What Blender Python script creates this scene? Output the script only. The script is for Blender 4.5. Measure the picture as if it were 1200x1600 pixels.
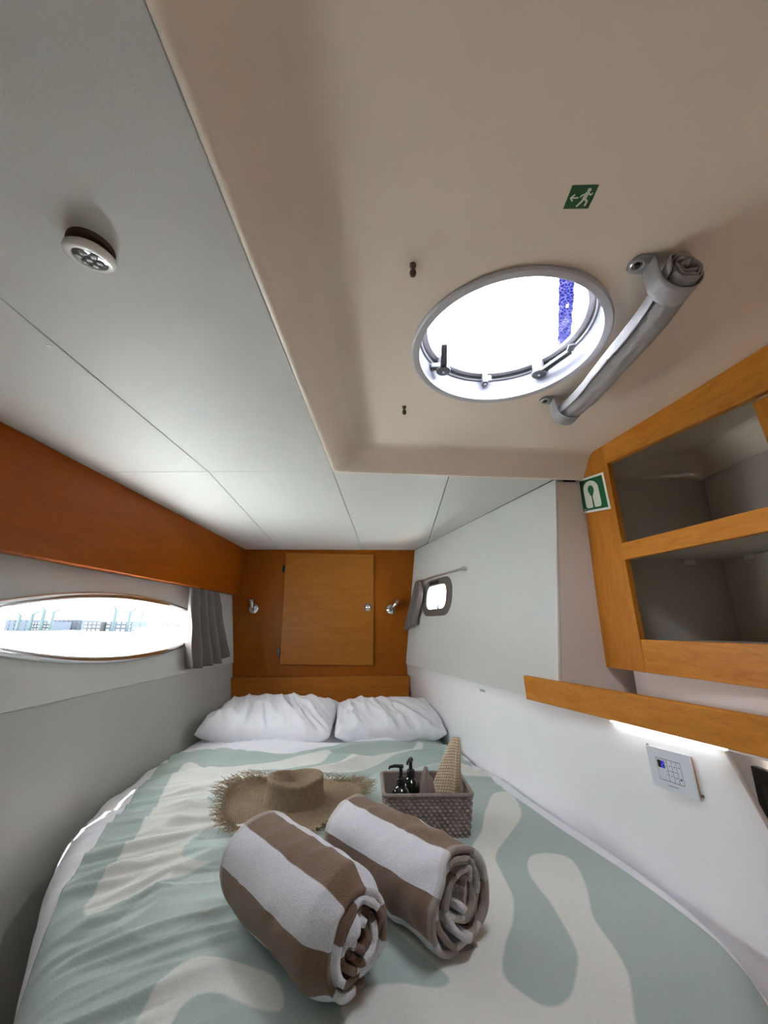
import bpy, bmesh, math, random
import numpy as np
from mathutils import Vector, Matrix, noise

for o in list(bpy.data.objects):
    bpy.data.objects.remove(o)
scene = bpy.context.scene
C = scene.collection
H0 = 1.2                      # eye height above the cabin sole; shapes below are given relative to the eye
random.seed(4)
PI = math.pi

# ------------------------------------------------------------------ camera
FPX = 610.0
cam_d = bpy.data.cameras.new('camera')
cam = bpy.data.objects.new('camera', cam_d); C.objects.link(cam)
cam_d.sensor_fit = 'VERTICAL'; cam_d.sensor_height = 32.0
cam_d.lens = 32.0*FPX/1600.0
cam_d.clip_start = 0.01; cam_d.clip_end = 2000
yd = Vector((17.0, -180.0, FPX)).normalized()            # cabin axis seen in camera frame (x right, y up, z forward)
xd = Vector((0, 1, 0)).cross(yd).normalized()
zd = yd.cross(xd)
R = Matrix((xd, yd, zd))                                 # camera frame -> world
right = R @ Vector((1, 0, 0)); up = R @ Vector((0, 1, 0)); fwd = R @ Vector((0, 0, 1))
cam.matrix_world = Matrix(((right.x, up.x, -fwd.x, 0), (right.y, up.y, -fwd.y, 0), (right.z, up.z, -fwd.z, H0), (0, 0, 0, 1)))
scene.camera = cam

# ------------------------------------------------------------------ sky, sun, exposure
w = bpy.data.worlds.new('sky'); scene.world = w; w.use_nodes = True
bg = w.node_tree.nodes['Background']
bg.inputs[0].default_value = (0.90, 0.955, 1.0, 1); bg.inputs[1].default_value = 9.0
sun_d = bpy.data.lights.new('sun', 'SUN'); sun_d.energy = 60.0; sun_d.angle = 0.012; sun_d.color = (1, 0.96, 0.9)
sun = bpy.data.objects.new('sun', sun_d); C.objects.link(sun)
sun_dir = Vector((0.40, -0.70, -1.0))
sun.rotation_euler = sun_dir.to_track_quat('-Z', 'Y').to_euler(); sun.location = (-3, 3, 8)
def portal(name, loc, aim, sx, sy):
    d = bpy.data.lights.new(name, 'AREA'); d.shape = 'RECTANGLE'; d.size = sx; d.size_y = sy
    d.cycles.is_portal = True
    o = bpy.data.objects.new(name, d); C.objects.link(o)
    o.location = (loc[0], loc[1], loc[2]+H0)
    o.rotation_euler = Vector(aim).to_track_quat('-Z', 'Y').to_euler()
portal('hatch_portal', (0.225, 0.672, 0.64), (0, 0, -1), 0.42, 0.42)
portal('window_portal', (-1.08, 1.5, 0.0), (1, 0, 0), 0.30, 1.6)
vs = scene.view_settings
vs.view_transform = 'Standard'; vs.look = 'None'; vs.gamma = 1.0; vs.use_curve_mapping = False
vs.exposure = 1.18
scene.cycles.max_bounces = 14; scene.cycles.diffuse_bounces = 10; scene.cycles.transparent_max_bounces = 12
scene.cycles.use_denoising = True
scene.cycles.sample_clamp_indirect = 12.0

# ------------------------------------------------------------------ materials
MATS = {}
def mat(name, col, rough=0.5, metal=0.0, bump=0.0, bscale=200.0, var=0.0, vscale=8.0, sheen=0.0, coat=0.0, spec=0.5, emit=None, estr=0.0):
    m = bpy.data.materials.new(name); m.use_nodes = True; MATS[name] = m
    nt = m.node_tree; b = nt.nodes['Principled BSDF']
    b.inputs['Base Color'].default_value = (*col, 1); b.inputs['Roughness'].default_value = rough
    b.inputs['Metallic'].default_value = metal
    b.inputs['Specular IOR Level'].default_value = spec
    if sheen: b.inputs['Sheen Weight'].default_value = sheen; b.inputs['Sheen Roughness'].default_value = 0.5
    if coat: b.inputs['Coat Weight'].default_value = coat; b.inputs['Coat Roughness'].default_value = 0.15
    if emit: b.inputs['Emission Color'].default_value = (*emit, 1); b.inputs['Emission Strength'].default_value = estr
    tc = nt.nodes.new('ShaderNodeTexCoord')
    if bump:
        n = nt.nodes.new('ShaderNodeTexNoise'); n.inputs['Scale'].default_value = bscale; n.inputs['Detail'].default_value = 3
        nt.links.new(tc.outputs['Object'], n.inputs['Vector'])
        bp = nt.nodes.new('ShaderNodeBump'); bp.inputs['Strength'].default_value = bump; bp.inputs['Distance'].default_value = 0.002
        nt.links.new(n.outputs['Fac'], bp.inputs['Height']); nt.links.new(bp.outputs['Normal'], b.inputs['Normal'])
    if var:
        n = nt.nodes.new('ShaderNodeTexNoise'); n.inputs['Scale'].default_value = vscale; n.inputs['Detail'].default_value = 4
        nt.links.new(tc.outputs['Object'], n.inputs['Vector'])
        r = nt.nodes.new('ShaderNodeValToRGB')
        r.color_ramp.elements[0].position = 0.3; r.color_ramp.elements[1].position = 0.7
        r.color_ramp.elements[0].color = (*[c*(1-var) for c in col], 1); r.color_ramp.elements[1].color = (*[min(1, c*(1+var)) for c in col], 1)
        nt.links.new(n.outputs['Fac'], r.inputs['Fac']); nt.links.new(r.outputs['Color'], b.inputs['Base Color'])
    return m

def wood(name, dark, light, scale, rough=0.38):
    m = bpy.data.materials.new(name); m.use_nodes = True; MATS[name] = m
    nt = m.node_tree; b = nt.nodes['Principled BSDF']; b.inputs['Roughness'].default_value = rough; b.inputs['Specular IOR Level'].default_value = 0.13
    tc = nt.nodes.new('ShaderNodeTexCoord'); mp = nt.nodes.new('ShaderNodeMapping'); mp.inputs['Scale'].default_value = scale
    n = nt.nodes.new('ShaderNodeTexNoise'); n.inputs['Scale'].default_value = 6; n.inputs['Detail'].default_value = 6; n.inputs['Distortion'].default_value = 0.8
    r = nt.nodes.new('ShaderNodeValToRGB')
    r.color_ramp.elements[0].position = 0.3; r.color_ramp.elements[1].position = 0.72
    r.color_ramp.elements[0].color = (*dark, 1); r.color_ramp.elements[1].color = (*light, 1)
    n2 = nt.nodes.new('ShaderNodeTexNoise'); n2.inputs['Scale'].default_value = 40; n2.inputs['Detail'].default_value = 3
    mx = nt.nodes.new('ShaderNodeMix'); mx.data_type = 'RGBA'; mx.blend_type = 'MULTIPLY'; mx.inputs['Factor'].default_value = 0.25
    r2 = nt.nodes.new('ShaderNodeValToRGB'); r2.color_ramp.elements[0].position = 0.35; r2.color_ramp.elements[0].color = (0.55, 0.45, 0.4, 1); r2.color_ramp.elements[1].position = 0.55
    L = nt.links.new
    L(tc.outputs['Object'], mp.inputs['Vector']); L(mp.outputs['Vector'], n.inputs['Vector']); L(mp.outputs['Vector'], n2.inputs['Vector'])
    L(n.outputs['Fac'], r.inputs['Fac']); L(n2.outputs['Fac'], r2.inputs['Fac'])
    L(r.outputs['Color'], mx.inputs['A']); L(r2.outputs['Color'], mx.inputs['B']); L(mx.outputs['Result'], b.inputs['Base Color'])
    return m

def pane(name, tint=(1, 1, 1)):
    m = bpy.data.materials.new(name); m.use_nodes = True; MATS[name] = m
    nt = m.node_tree
    for n in list(nt.nodes): nt.nodes.remove(n)
    o = nt.nodes.new('ShaderNodeOutputMaterial'); t = nt.nodes.new('ShaderNodeBsdfTransparent'); t.inputs[0].default_value = (*tint, 1)
    g = nt.nodes.new('ShaderNodeBsdfGlossy'); g.inputs['Roughness'].default_value = 0.02
    mx = nt.nodes.new('ShaderNodeMixShader'); mx.inputs[0].default_value = 0.06
    nt.links.new(t.outputs[0], mx.inputs[1]); nt.links.new(g.outputs[0], mx.inputs[2]); nt.links.new(mx.outputs[0], o.inputs[0])
    return m

mat('gelcoat', (0.745, 0.645, 0.545), 0.42, bump=0.12, bscale=60, var=0.03, vscale=5)
mat('liner', (0.555, 0.555, 0.53), 0.55, bump=0.25, bscale=420, var=0.02, vscale=3)
mat('wall_vinyl', (0.545, 0.545, 0.515), 0.6, bump=0.25, bscale=420, var=0.02, vscale=3)
mat('wall_vinyl_shaded', (0.43, 0.43, 0.405), 0.6, bump=0.25, bscale=420, var=0.02, vscale=3)  # wall_vinyl darkened: shade on the lower hull side put into its colour
mat('wall_gloss', (0.90, 0.895, 0.90), 0.38, bump=0.05, bscale=30, var=0.02, vscale=4)
mat('liner_pink', (0.66, 0.575, 0.52), 0.6, bump=0.25, bscale=420)
mat('locker_lining', (0.53, 0.485, 0.42), 0.8, bump=0.4, bscale=500, var=0.04)
mat('gap_dark', (0.02, 0.02, 0.02), 0.9)
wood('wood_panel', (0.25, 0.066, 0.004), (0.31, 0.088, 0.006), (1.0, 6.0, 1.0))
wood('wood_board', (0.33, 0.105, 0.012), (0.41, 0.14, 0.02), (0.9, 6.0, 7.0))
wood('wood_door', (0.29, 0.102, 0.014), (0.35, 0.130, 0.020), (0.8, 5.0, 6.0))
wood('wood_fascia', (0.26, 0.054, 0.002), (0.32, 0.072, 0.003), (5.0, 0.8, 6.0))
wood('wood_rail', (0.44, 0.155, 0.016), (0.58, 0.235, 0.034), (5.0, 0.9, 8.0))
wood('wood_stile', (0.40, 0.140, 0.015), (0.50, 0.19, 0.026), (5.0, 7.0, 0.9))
mat('chrome_dull', (0.20, 0.20, 0.195), 0.3, metal=0.55)
mat('chrome', (0.75, 0.75, 0.76), 0.12, metal=1.0)
mat('steel_satin', (0.62, 0.62, 0.64), 0.3, metal=1.0)
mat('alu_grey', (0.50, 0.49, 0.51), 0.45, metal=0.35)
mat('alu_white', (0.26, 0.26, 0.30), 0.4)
mat('rubber', (0.015, 0.015, 0.015), 0.7)
mat('plastic_post', (0.20, 0.20, 0.225), 0.35)
mat('plastic_grey', (0.13, 0.13, 0.14), 0.4)
mat('plastic_white', (0.80, 0.79, 0.76), 0.25, coat=0.4)
mat('plastic_black', (0.008, 0.008, 0.009), 0.3)
mat('lens_dome', (0.30, 0.31, 0.31), 0.15)
mat('lens_grey', (0.16, 0.17, 0.17), 0.12, metal=0.3)
mat('brass_dark', (0.10, 0.075, 0.05), 0.4, metal=0.8)
mat('curtain', (0.145, 0.122, 0.112), 0.85, bump=0.5, bscale=700, sheen=0.2)
mat('shade_fabric', (0.30, 0.285, 0.285), 0.85, bump=0.5, bscale=800, sheen=0.15)
mat('linen_white', (0.80, 0.80, 0.84), 0.85, bump=0.25, bscale=900, sheen=0.1)
mat('glass_bottle', (0.006, 0.010, 0.004), 0.06, coat=0.6)
mat('sticker_green', (0.0, 0.10, 0.03), 0.45)
mat('sticker_green_dark', (0.012, 0.075, 0.018), 0.45)
mat('sticker_white', (0.72, 0.72, 0.64), 0.5)
mat('sticker_pale', (0.60, 0.62, 0.52), 0.5)
mat('panel_white', (0.72, 0.75, 0.80), 0.22, coat=0.5)
mat('ink', (0.05, 0.055, 0.07), 0.5)
mat('digit_blue', (0.01, 0.01, 0.4), 0.4, emit=(0.05, 0.06, 1.0), estr=0.9)
mat('led', (1, 1, 1), 0.4, emit=(0.92, 0.96, 1.0), estr=1.5)  # glow of the added strip below the rail
mat('sea', (0.45, 0.50, 0.52), 0.5)
mat('far_blue', (0.010, 0.018, 0.030), 0.8)
mat('far_teal', (0.010, 0.024, 0.026), 0.8)
mat('far_white', (0.12, 0.12, 0.12), 0.6)
mat('far_grey', (0.014, 0.018, 0.022), 0.8)
mat("cabin_sole", (0.62, 0.53, 0.43), 0.4, var=0.05)
mat('mattress', (0.55, 0.55, 0.53), 0.9)
mat('paddle', (0.30, 0.235, 0.21), 0.7, bump=0.4, bscale=150, var=0.12, vscale=30)
def tape():
    m = bpy.data.materials.new('tape_blue'); m.use_nodes = True; MATS['tape_blue'] = m
    nt = m.node_tree
    for n in list(nt.nodes): nt.nodes.remove(n)
    L = nt.links.new; o = nt.nodes.new('ShaderNodeOutputMaterial'); t = nt.nodes.new('ShaderNodeBsdfTranslucent')
    tc = nt.nodes.new('ShaderNodeTexCoord'); n = nt.nodes.new('ShaderNodeTexVoronoi'); n.feature = 'DISTANCE_TO_EDGE'; n.inputs['Scale'].default_value = 130
    r = nt.nodes.new('ShaderNodeValToRGB'); r.color_ramp.elements[0].color = (0.20, 0.20, 0.26, 1); r.color_ramp.elements[1].color = (0.034, 0.036, 0.105, 1)
    r.color_ramp.elements[0].position = 0.0; r.color_ramp.elements[1].position = 0.055
    L(tc.outputs['Object'], n.inputs['Vector']); L(n.outputs['Distance'], r.inputs['Fac']); L(r.outputs['Color'], t.inputs['Color']); L(t.outputs[0], o.inputs[0])
tape()
pane('window_glass'); pane('hatch_glass', (0.93, 0.94, 0.98))

def weave_mat(name, dark, light, ku, kv, diag=False, bump=0.6, rough=0.7):
    """straw plait driven by the UV map: ku x kv strands across the unit square"""
    m = bpy.data.materials.new(name); m.use_nodes = True; MATS[name] = m
    nt = m.node_tree; b = nt.nodes['Principled BSDF']; b.inputs['Roughness'].default_value = rough
    L = nt.links.new
    uv = nt.nodes.new('ShaderNodeUVMap'); sp = nt.nodes.new('ShaderNodeSeparateXYZ'); L(uv.outputs[0], sp.inputs[0])
    def M(op, a, b_=None):
        n = nt.nodes.new('ShaderNodeMath'); n.operation = op
        for i, v in enumerate((a, b_)):
            if v is None: continue
            if isinstance(v, (int, float)): n.inputs[i].default_value = v
            else: L(v, n.inputs[i])
        return n.outputs[0]
    u = M('MULTIPLY', sp.outputs['X'], ku*PI); v = M('MULTIPLY', sp.outputs['Y'], kv*PI)
    if diag: u, v = M('ADD', u, v), M('SUBTRACT', u, v)
    s = M('MULTIPLY', M('SINE', u), M('SINE', v))
    h = M('ABSOLUTE', s)
    tc = nt.nodes.new('ShaderNodeTexCoord'); n = nt.nodes.new('ShaderNodeTexNoise'); n.inputs['Scale'].default_value = 90; n.inputs['Detail'].default_value = 4
    L(tc.outputs['Object'], n.inputs['Vector'])
    f = M('ADD', M('MULTIPLY', h, 0.75), M('MULTIPLY', n.outputs['Fac'], 0.45))
    r = nt.nodes.new('ShaderNodeValToRGB'); r.color_ramp.elements[0].position = 0.25; r.color_ramp.elements[1].position = 0.85
    r.color_ramp.elements[0].color = (*dark, 1); r.color_ramp.elements[1].color = (*light, 1)
    L(f, r.inputs['Fac']); L(r.outputs['Color'], b.inputs['Base Color'])
    bp = nt.nodes.new('ShaderNodeBump'); bp.inputs['Strength'].default_value = bump; bp.inputs['Distance'].default_value = 0.002
    L(h, bp.inputs['Height']); L(bp.outputs['Normal'], b.inputs['Normal'])
    return m
weave_mat('straw_hat', (0.115, 0.070, 0.034), (0.43, 0.31, 0.185), 84, 26, diag=True)
weave_mat('straw_pale', (0.40, 0.29, 0.17), (0.80, 0.66, 0.46), 14, 28)
mat('straw_strand', (0.36, 0.27, 0.17), 0.75)
mat('wicker', (0.265, 0.215, 0.185), 0.7, var=0.2, vscale=60)

def towel_mat(name, white, brown, hem):
    m = bpy.data.materials.new(name); m.use_nodes = True; MATS[name] = m
    nt = m.node_tree; b = nt.nodes['Principled BSDF']; b.inputs['Roughness'].default_value = 0.95
    b.inputs['Sheen Weight'].default_value = 0.35; b.inputs['Specular IOR Level'].default_value = 0.15
    L = nt.links.new
    at = nt.nodes.new('ShaderNodeAttribute'); at.attribute_name = 'stripe'
    ah = nt.nodes.new('ShaderNodeAttribute'); ah.attribute_name = 'hem'
    tc = nt.nodes.new('ShaderNodeTexCoord')
    n = nt.nodes.new('ShaderNodeTexNoise'); n.inputs['Scale'].default_value = 620; n.inputs['Detail'].default_value = 3
    L(tc.outputs['Object'], n.inputs['Vector'])
    sc = nt.nodes.new('ShaderNodeMath'); sc.operation = 'MULTIPLY_ADD'; sc.inputs[1].default_value = 0.05; L(n.outputs['Fac'], sc.inputs[0]); L(at.outputs['Fac'], sc.inputs[2])
    st = nt.nodes.new('ShaderNodeMapRange'); st.inputs['From Min'].default_value = 0.0; st.inputs['From Max'].default_value = 0.05
    L(sc.outputs[0], st.inputs['Value'])
    mx = nt.nodes.new('ShaderNodeMix'); mx.data_type = 'RGBA'; mx.inputs['A'].default_value = (*white, 1); mx.inputs['B'].default_value = (*brown, 1)
    L(st.outputs['Result'], mx.inputs['Factor'])
    # mottled pile
    r = nt.nodes.new('ShaderNodeValToRGB'); r.color_ramp.elements[0].color = (0.55, 0.55, 0.55, 1); r.color_ramp.elements[0].position = 0.3; r.color_ramp.elements[1].position = 0.62
    L(n.outputs['Fac'], r.inputs['Fac'])
    mu = nt.nodes.new('ShaderNodeMix'); mu.data_type = 'RGBA'; mu.blend_type = 'MULTIPLY'; mu.inputs['Factor'].default_value = 0.45
    L(mx.outputs['Result'], mu.inputs['A']); L(r.outputs['Color'], mu.inputs['B'])
    mh = nt.nodes.new('ShaderNodeMix'); mh.data_type = 'RGBA'; mh.inputs['B'].default_value = (*hem, 1)
    hf = nt.nodes.new('ShaderNodeMath'); hf.operation = 'MULTIPLY'; hf.inputs[1].default_value = 0.5; L(ah.outputs['Fac'], hf.inputs[0])
    L(hf.outputs[0], mh.inputs['Factor']); L(mu.outputs['Result'], mh.inputs['A']); L(mh.outputs['Result'], b.inputs['Base Color'])
    bp = nt.nodes.new('ShaderNodeBump'); bp.inputs['Strength'].default_value = 0.8; bp.inputs['Distance'].default_value = 0.003
    L(n.outputs['Fac'], bp.inputs['Height']); L(bp.outputs['Normal'], b.inputs['Normal'])
towel_mat('terry', (0.86, 0.86, 0.91), (0.235, 0.138, 0.084), (0.55, 0.50, 0.46))

def blanket_mat():
    m = bpy.data.materials.new('blanket'); m.use_nodes = True; MATS['blanket'] = m
    nt = m.node_tree; b = nt.nodes['Principled BSDF']; b.inputs['Roughness'].default_value = 0.9; b.inputs['Sheen Weight'].default_value = 0.15
    b.inputs['Specular IOR Level'].default_value = 0.2
    L = nt.links.new
    col = None
    def step(attr, wdt=0.0025):
        at = nt.nodes.new('ShaderNodeAttribute'); at.attribute_name = attr
        s = nt.nodes.new('ShaderNodeMapRange'); s.inputs['From Min'].default_value = -wdt; s.inputs['From Max'].default_value = wdt
        L(at.outputs['Fac'], s.inputs['Value']); return s.outputs['Result']
    m1 = nt.nodes.new('ShaderNodeMix'); m1.data_type = 'RGBA'
    m1.inputs['A'].default_value = (0.405, 0.485, 0.455, 1); m1.inputs['B'].default_value = (0.70, 0.705, 0.66, 1)
    L(step('light'), m1.inputs['Factor'])
    m2 = nt.nodes.new('ShaderNodeMix'); m2.data_type = 'RGBA'; m2.inputs['B'].default_value = (0.50, 0.585, 0.56, 1)
    L(m1.outputs['Result'], m2.inputs['A']); L(step('mid'), m2.inputs['Factor'])
    tc = nt.nodes.new('ShaderNodeTexCoord')
    wv = nt.nodes.new('ShaderNodeTexNoise'); wv.inputs['Scale'].default_value = 420; wv.inputs['Detail'].default_value = 2
    L(tc.outputs['Object'], wv.inputs['Vector'])
    r = nt.nodes.new('ShaderNodeValToRGB'); r.color_ramp.elements[0].color = (0.8, 0.8, 0.8, 1); r.color_ramp.elements[0].position = 0.35; r.color_ramp.elements[1].position = 0.6
    L(wv.outputs['Fac'], r.inputs['Fac'])
    mu = nt.nodes.new('ShaderNodeMix'); mu.data_type = 'RGBA'; mu.blend_type = 'MULTIPLY'; mu.inputs['Factor'].default_value = 0.4
    L(m2.outputs['Result'], mu.inputs['A']); L(r.outputs['Color'], mu.inputs['B']); L(mu.outputs['Result'], b.inputs['Base Color'])
    bp = nt.nodes.new('ShaderNodeBump'); bp.inputs['Strength'].default_value = 0.35; bp.inputs['Distance'].default_value = 0.001
    L(wv.outputs['Fac'], bp.inputs['Height']); L(bp.outputs['Normal'], b.inputs['Normal'])
blanket_mat()

# ------------------------------------------------------------------ mesh helpers
class MB:
    def __init__(s): s.v = []; s.f = []
    def add(s, v, f):
        k = len(s.v); s.v += [tuple(p) for p in v]; s.f += [tuple(i+k for i in q) for q in f]; return s
    def box(s, a, b):
        x0, y0, z0 = a; x1, y1, z1 = b
        return s.add([(x0,y0,z0),(x1,y0,z0),(x1,y1,z0),(x0,y1,z0),(x0,y0,z1),(x1,y0,z1),(x1,y1,z1),(x0,y1,z1)],
                     [(3,2,1,0),(4,5,6,7),(0,1,5,4),(1,2,6,5),(2,3,7,6),(3,0,4,7)])
    def prism(s, poly, n):
        """closed 3-D polygon swept by vector n"""
        k = len(poly); n = Vector(n); p = [Vector(q) for q in poly]
        v = p + [q+n for q in p]
        f = [tuple(range(k-1, -1, -1)), tuple(range(k, 2*k))] + [(i, (i+1) % k, k+(i+1) % k, k+i) for i in range(k)]
        return s.add(v, f)
    def tube(s, path, r, seg=10, cap=True):
        path = [Vector(p) for p in path]; k = len(path); rr = r if isinstance(r, (list, tuple)) else [r]*k
        v = []; prev = None
        for i, p in enumerate(path):
            t = (path[min(i+1, k-1)]-path[max(i-1, 0)]).normalized()
            if prev is None:
                a = Vector((0, 0, 1)) if abs(t.z) < 0.9 else Vector((1, 0, 0)); u = t.cross(a).normalized()
            else:
                u = (prev - t*prev.dot(t)).normalized()
            prev = u; q = t.cross(u)
            v += [p+(u*math.cos(2*PI*j/seg)+q*math.sin(2*PI*j/seg))*rr[i] for j in range(seg)]
        f = [(i*seg+j, i*seg+(j+1) % seg, (i+1)*seg+(j+1) % seg, (i+1)*seg+j) for i in range(k-1) for j in range(seg)]
        if cap: f += [tuple(range(seg-1, -1, -1)), tuple((k-1)*seg+j for j in range(seg))]
        return s.add(v, f)
    def lathe(s, prof, c, axis=(0, 0, 1), seg=32):
        """profile of (radius, height) turned about an axis through c"""
        ax = Vector(axis).normalized(); a = Vector((1, 0, 0)) if abs(ax.x) < 0.9 else Vector((0, 1, 0))
        u = ax.cross(a).normalized(); q = ax.cross(u); c = Vector(c); v = []
        for (r, h) in prof:
            v += [c+ax*h+(u*math.cos(2*PI*j/seg)+q*math.sin(2*PI*j/seg))*max(r, 1e-5) for j in range(seg)]
        k = len(prof)
        f = [(i*seg+j, i*seg+(j+1) % seg, (i+1)*seg+(j+1) % seg, (i+1)*seg+j) for i in range(k-1) for j in range(seg)]
        return s.add(v, f)
    def grid(s, fn, nu, nv):
        v = [fn(i/nu, j/nv) for j in range(nv+1) for i in range(nu+1)]
        f = [(j*(nu+1)+i, j*(nu+1)+i+1, (j+1)*(nu+1)+i+1, (j+1)*(nu+1)+i) for j in range(nv) for i in range(nu)]
        return s.add(v, f)
    def plate(s, outer, holes, to3, n):
        """flat 2-D outline with holes, mapped by to3(a, b) and thickened by vector n"""
        bm = bmesh.new(); n = Vector(n)
        loops = []
        for lp in [outer]+holes:
            vv = [bm.verts.new((p[0], p[1], 0)) for p in lp]
            ee = [bm.edges.new((vv[i], vv[(i+1) % len(vv)])) for i in range(len(vv))]
            loops.append(vv)
        bmesh.ops.triangle_fill(bm, use_beauty=True, use_dissolve=False, edges=bm.edges[:])
        bm.verts.index_update()
        pts = [Vector(to3(q.co.x, q.co.y)) for q in bm.verts]; k = len(pts)
        f = [tuple(q.index for q in fc.verts) for fc in bm.faces]
        f += [tuple(i+k for i in reversed(q)) for q in f]
        for vv in loops:
            ids = [q.index for q in vv]
            f += [(ids[i], ids[(i+1) % len(ids)], ids[(i+1) % len(ids)]+k, ids[i]+k) for i in range(len(ids))]
        bm.free()
        return s.add(pts+[p+n for p in pts], f)

def base_of(vs_):
    xs = [p[0] for p in vs_]; ys = [p[1] for p in vs_]; zs = [p[2] for p in vs_]
    return Vector(((min(xs)+max(xs))/2, (min(ys)+max(ys))/2, min(zs)))

def build(mb, name, material, parent=None, smooth=None, uv=None, attrs=None, solid=None, bevel=None, world=False):
    me = bpy.data.meshes.new(name)
    off = Vector((0, 0, 0)) if world else Vector((0, 0, H0))
    wv = [Vector(p)+off for p in mb.v]
    org = base_of(wv)
    me.from_pydata([tuple(p-org) for p in wv], [], mb.f)
    bm = bmesh.new(); bm.from_mesh(me); bmesh.ops.recalc_face_normals(bm, faces=bm.faces[:]); bm.to_mesh(me); bm.free()
    me.materials.append(MATS[material])
    if uv is not None:
        ul = me.uv_layers.new(name='UVMap')
        vi = np.empty(len(me.loops), dtype=np.int32); me.loops.foreach_get('vertex_index', vi)
        ul.data.foreach_set('uv', np.asarray(uv, dtype=np.float32)[vi].ravel())
    if attrs:
        for an, vals in attrs.items():
            a = me.attributes.new(an, 'FLOAT', 'POINT'); a.data.foreach_set('value', np.asarray(vals, dtype=np.float32))
    if smooth is not None:
        me.shade_smooth()
        if smooth < 180: me.set_sharp_from_angle(angle=math.radians(smooth))
    o = bpy.data.objects.new(name, me); C.objects.link(o)
    o.location = org
    if parent is not None:
        o.parent = parent
        base = parent.location.copy(); p = parent.parent
        while p is not None: base += p.location; p = p.parent
        o.location = org-base
    if bevel:
        b = o.modifiers.new('bevel', 'BEVEL'); b.width = bevel; b.segments = 2; b.limit_method = 'ANGLE'
    if solid:
        sd = o.modifiers.new('solid', 'SOLIDIFY'); sd.thickness = solid; sd.offset = 0
    return o

def tag(o, label=None, cat=None, group=None, kind=None):
    if label: o['label'] = label
    if cat: o['category'] = cat
    if group: o['group'] = group
    if kind: o['kind'] = kind
    return o
def thing(name, label, cat, loc, group=None):
    o = bpy.data.objects.new(name, None); C.objects.link(o); o.location = (loc[0], loc[1], loc[2]+H0)
    o.empty_display_size = 0.05
    return tag(o, label, cat, group)
def struct(mb, name, m, label=None, cat=None, **k):
    return tag(build(mb, name, m, **k), label, cat, kind='structure')
def circ(cx, cy, r, n=48): return [(cx+r*math.cos(2*PI*i/n), cy+r*math.sin(2*PI*i/n)) for i in range(n)]
def rrect(x0, x1, y0, y1, r, n=6):
    out = []
    for cx, cy, a in ((x1-r, y1-r, 0), (x0+r, y1-r, PI/2), (x0+r, y0+r, PI), (x1-r, y0+r, 1.5*PI)):
        out += [(cx+r*math.cos(a+PI/2*i/n), cy+r*math.sin(a+PI/2*i/n)) for i in range(n+1)]
    return out
def nz(x, y, z=0.0): return noise.noise(Vector((x, y, z)))
def smooth01(t): t = max(0.0, min(1.0, t)); return t*t*(3-2*t)

# ================================================================== the setting
ZC = 0.48                                  # headliner height
def wl(z): return -1.032+0.138*(0.187-z)   # left hull side, leaning in towards the bottom
# floor
struct(MB().box((-1.15, -0.95, -1.26), (1.15, 2.6, -1.2)), 'floor', 'cabin_sole', 'pale cabin sole below the berth', 'floor')
# left hull side with a lens-shaped opening
WC, WA, WH, WZ = 1.50, 0.72, 0.104, -0.008
def lens(scale_h, grow=0.0, n=28):
    a = WA+grow*3; h = scale_h
    top = [(WC+a*math.cos(PI*i/n), WZ+h*(1-(math.cos(PI*i/n))**2)**1.0) for i in range(n+1)]
    bot = [(WC-a*math.cos(PI*i/n), WZ-h*(1-(math.cos(PI*i/n))**2)**1.0) for i in range(1, n)]
    return top+bot
nL = Vector((1, 0, 0.138)).normalized()
lw = lambda off=0.0: (lambda a, b: (wl(b)+nL.x*off, a, b+nL.z*off))
wall_l = struct(MB().plate([(-0.95, -0.213), (2.52, -0.213), (2.52, 0.62), (-0.95, 0.62)], [lens(WH)], lw(), nL*-0.03), 'wall_left', 'wall_vinyl',
                'pale grey vinyl hull side with the lens window', 'wall')
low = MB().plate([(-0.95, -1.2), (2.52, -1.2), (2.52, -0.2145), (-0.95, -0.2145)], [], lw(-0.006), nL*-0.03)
build(low, 'lower_panel', 'wall_vinyl_shaded', wall_l)
# wooden fascia above the window
fas = MB().prism([(-0.973, -0.95, 0.162), (-0.973, 2.495, 0.186), (-0.973, 2.495, ZC), (-0.973, -0.95, ZC)], (-0.05, 0, 0))
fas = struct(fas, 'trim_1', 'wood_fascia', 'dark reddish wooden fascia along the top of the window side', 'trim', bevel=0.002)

# bulkhead at the head of the berth
wf = struct(MB().box((-1.2, 2.5, -1.2), (0.17, 2.55, 0.62)), 'wall_front', 'wood_panel', 'reddish brown wooden bulkhead behind the pillows', 'wall')

# right side: upper hull panel with a small portlight, lower glossy moulding
A0 = Vector((0.129, 2.5)); A1 = Vector((0.537, 1.236)); wdir = (A1-A0); WLEN = wdir.length; wdir /= WLEN
wn = Vector((wdir.y, -wdir.x)); wn = wn if wn.x > 0 else -wn          # points outwards (to +x)
def uw(a, z, off=0.0):                                                 # a metres along the wall from the bulkhead
    x = A0.x+wdir.x*a+0.092*(z-ZC); y = A0.y+wdir.y*a
    return (x+wn.x*off, y+wn.y*off, z)
PA, PZ = 0.40, 0.155                                                   # portlight centre along the wall and height
port_hole = rrect(PA-0.165, PA+0.165, PZ-0.078, PZ+0.078, 0.07)
wall_r = struct(MB().plate([(-0.06, -0.209), (WLEN, -0.209), (WLEN, 0.4785), (-0.06, 0.4785)], [port_hole], uw, (wn.x*0.03, wn.y*0.03, 0)), 'wall_right', 'wall_vinyl',
                'off white hull panel with the small portlight', 'wall')
build(MB().prism([uw(-0.06, 0.474, 0.02), uw(WLEN-0.02, 0.474, 0.02), uw(WLEN-0.02, 0.62, 0.02), uw(-0.06, 0.62, 0.02)], (wn.x*0.03, wn.y*0.03, 0)), 'deck_edge', 'gap_dark', wall_r)
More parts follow.
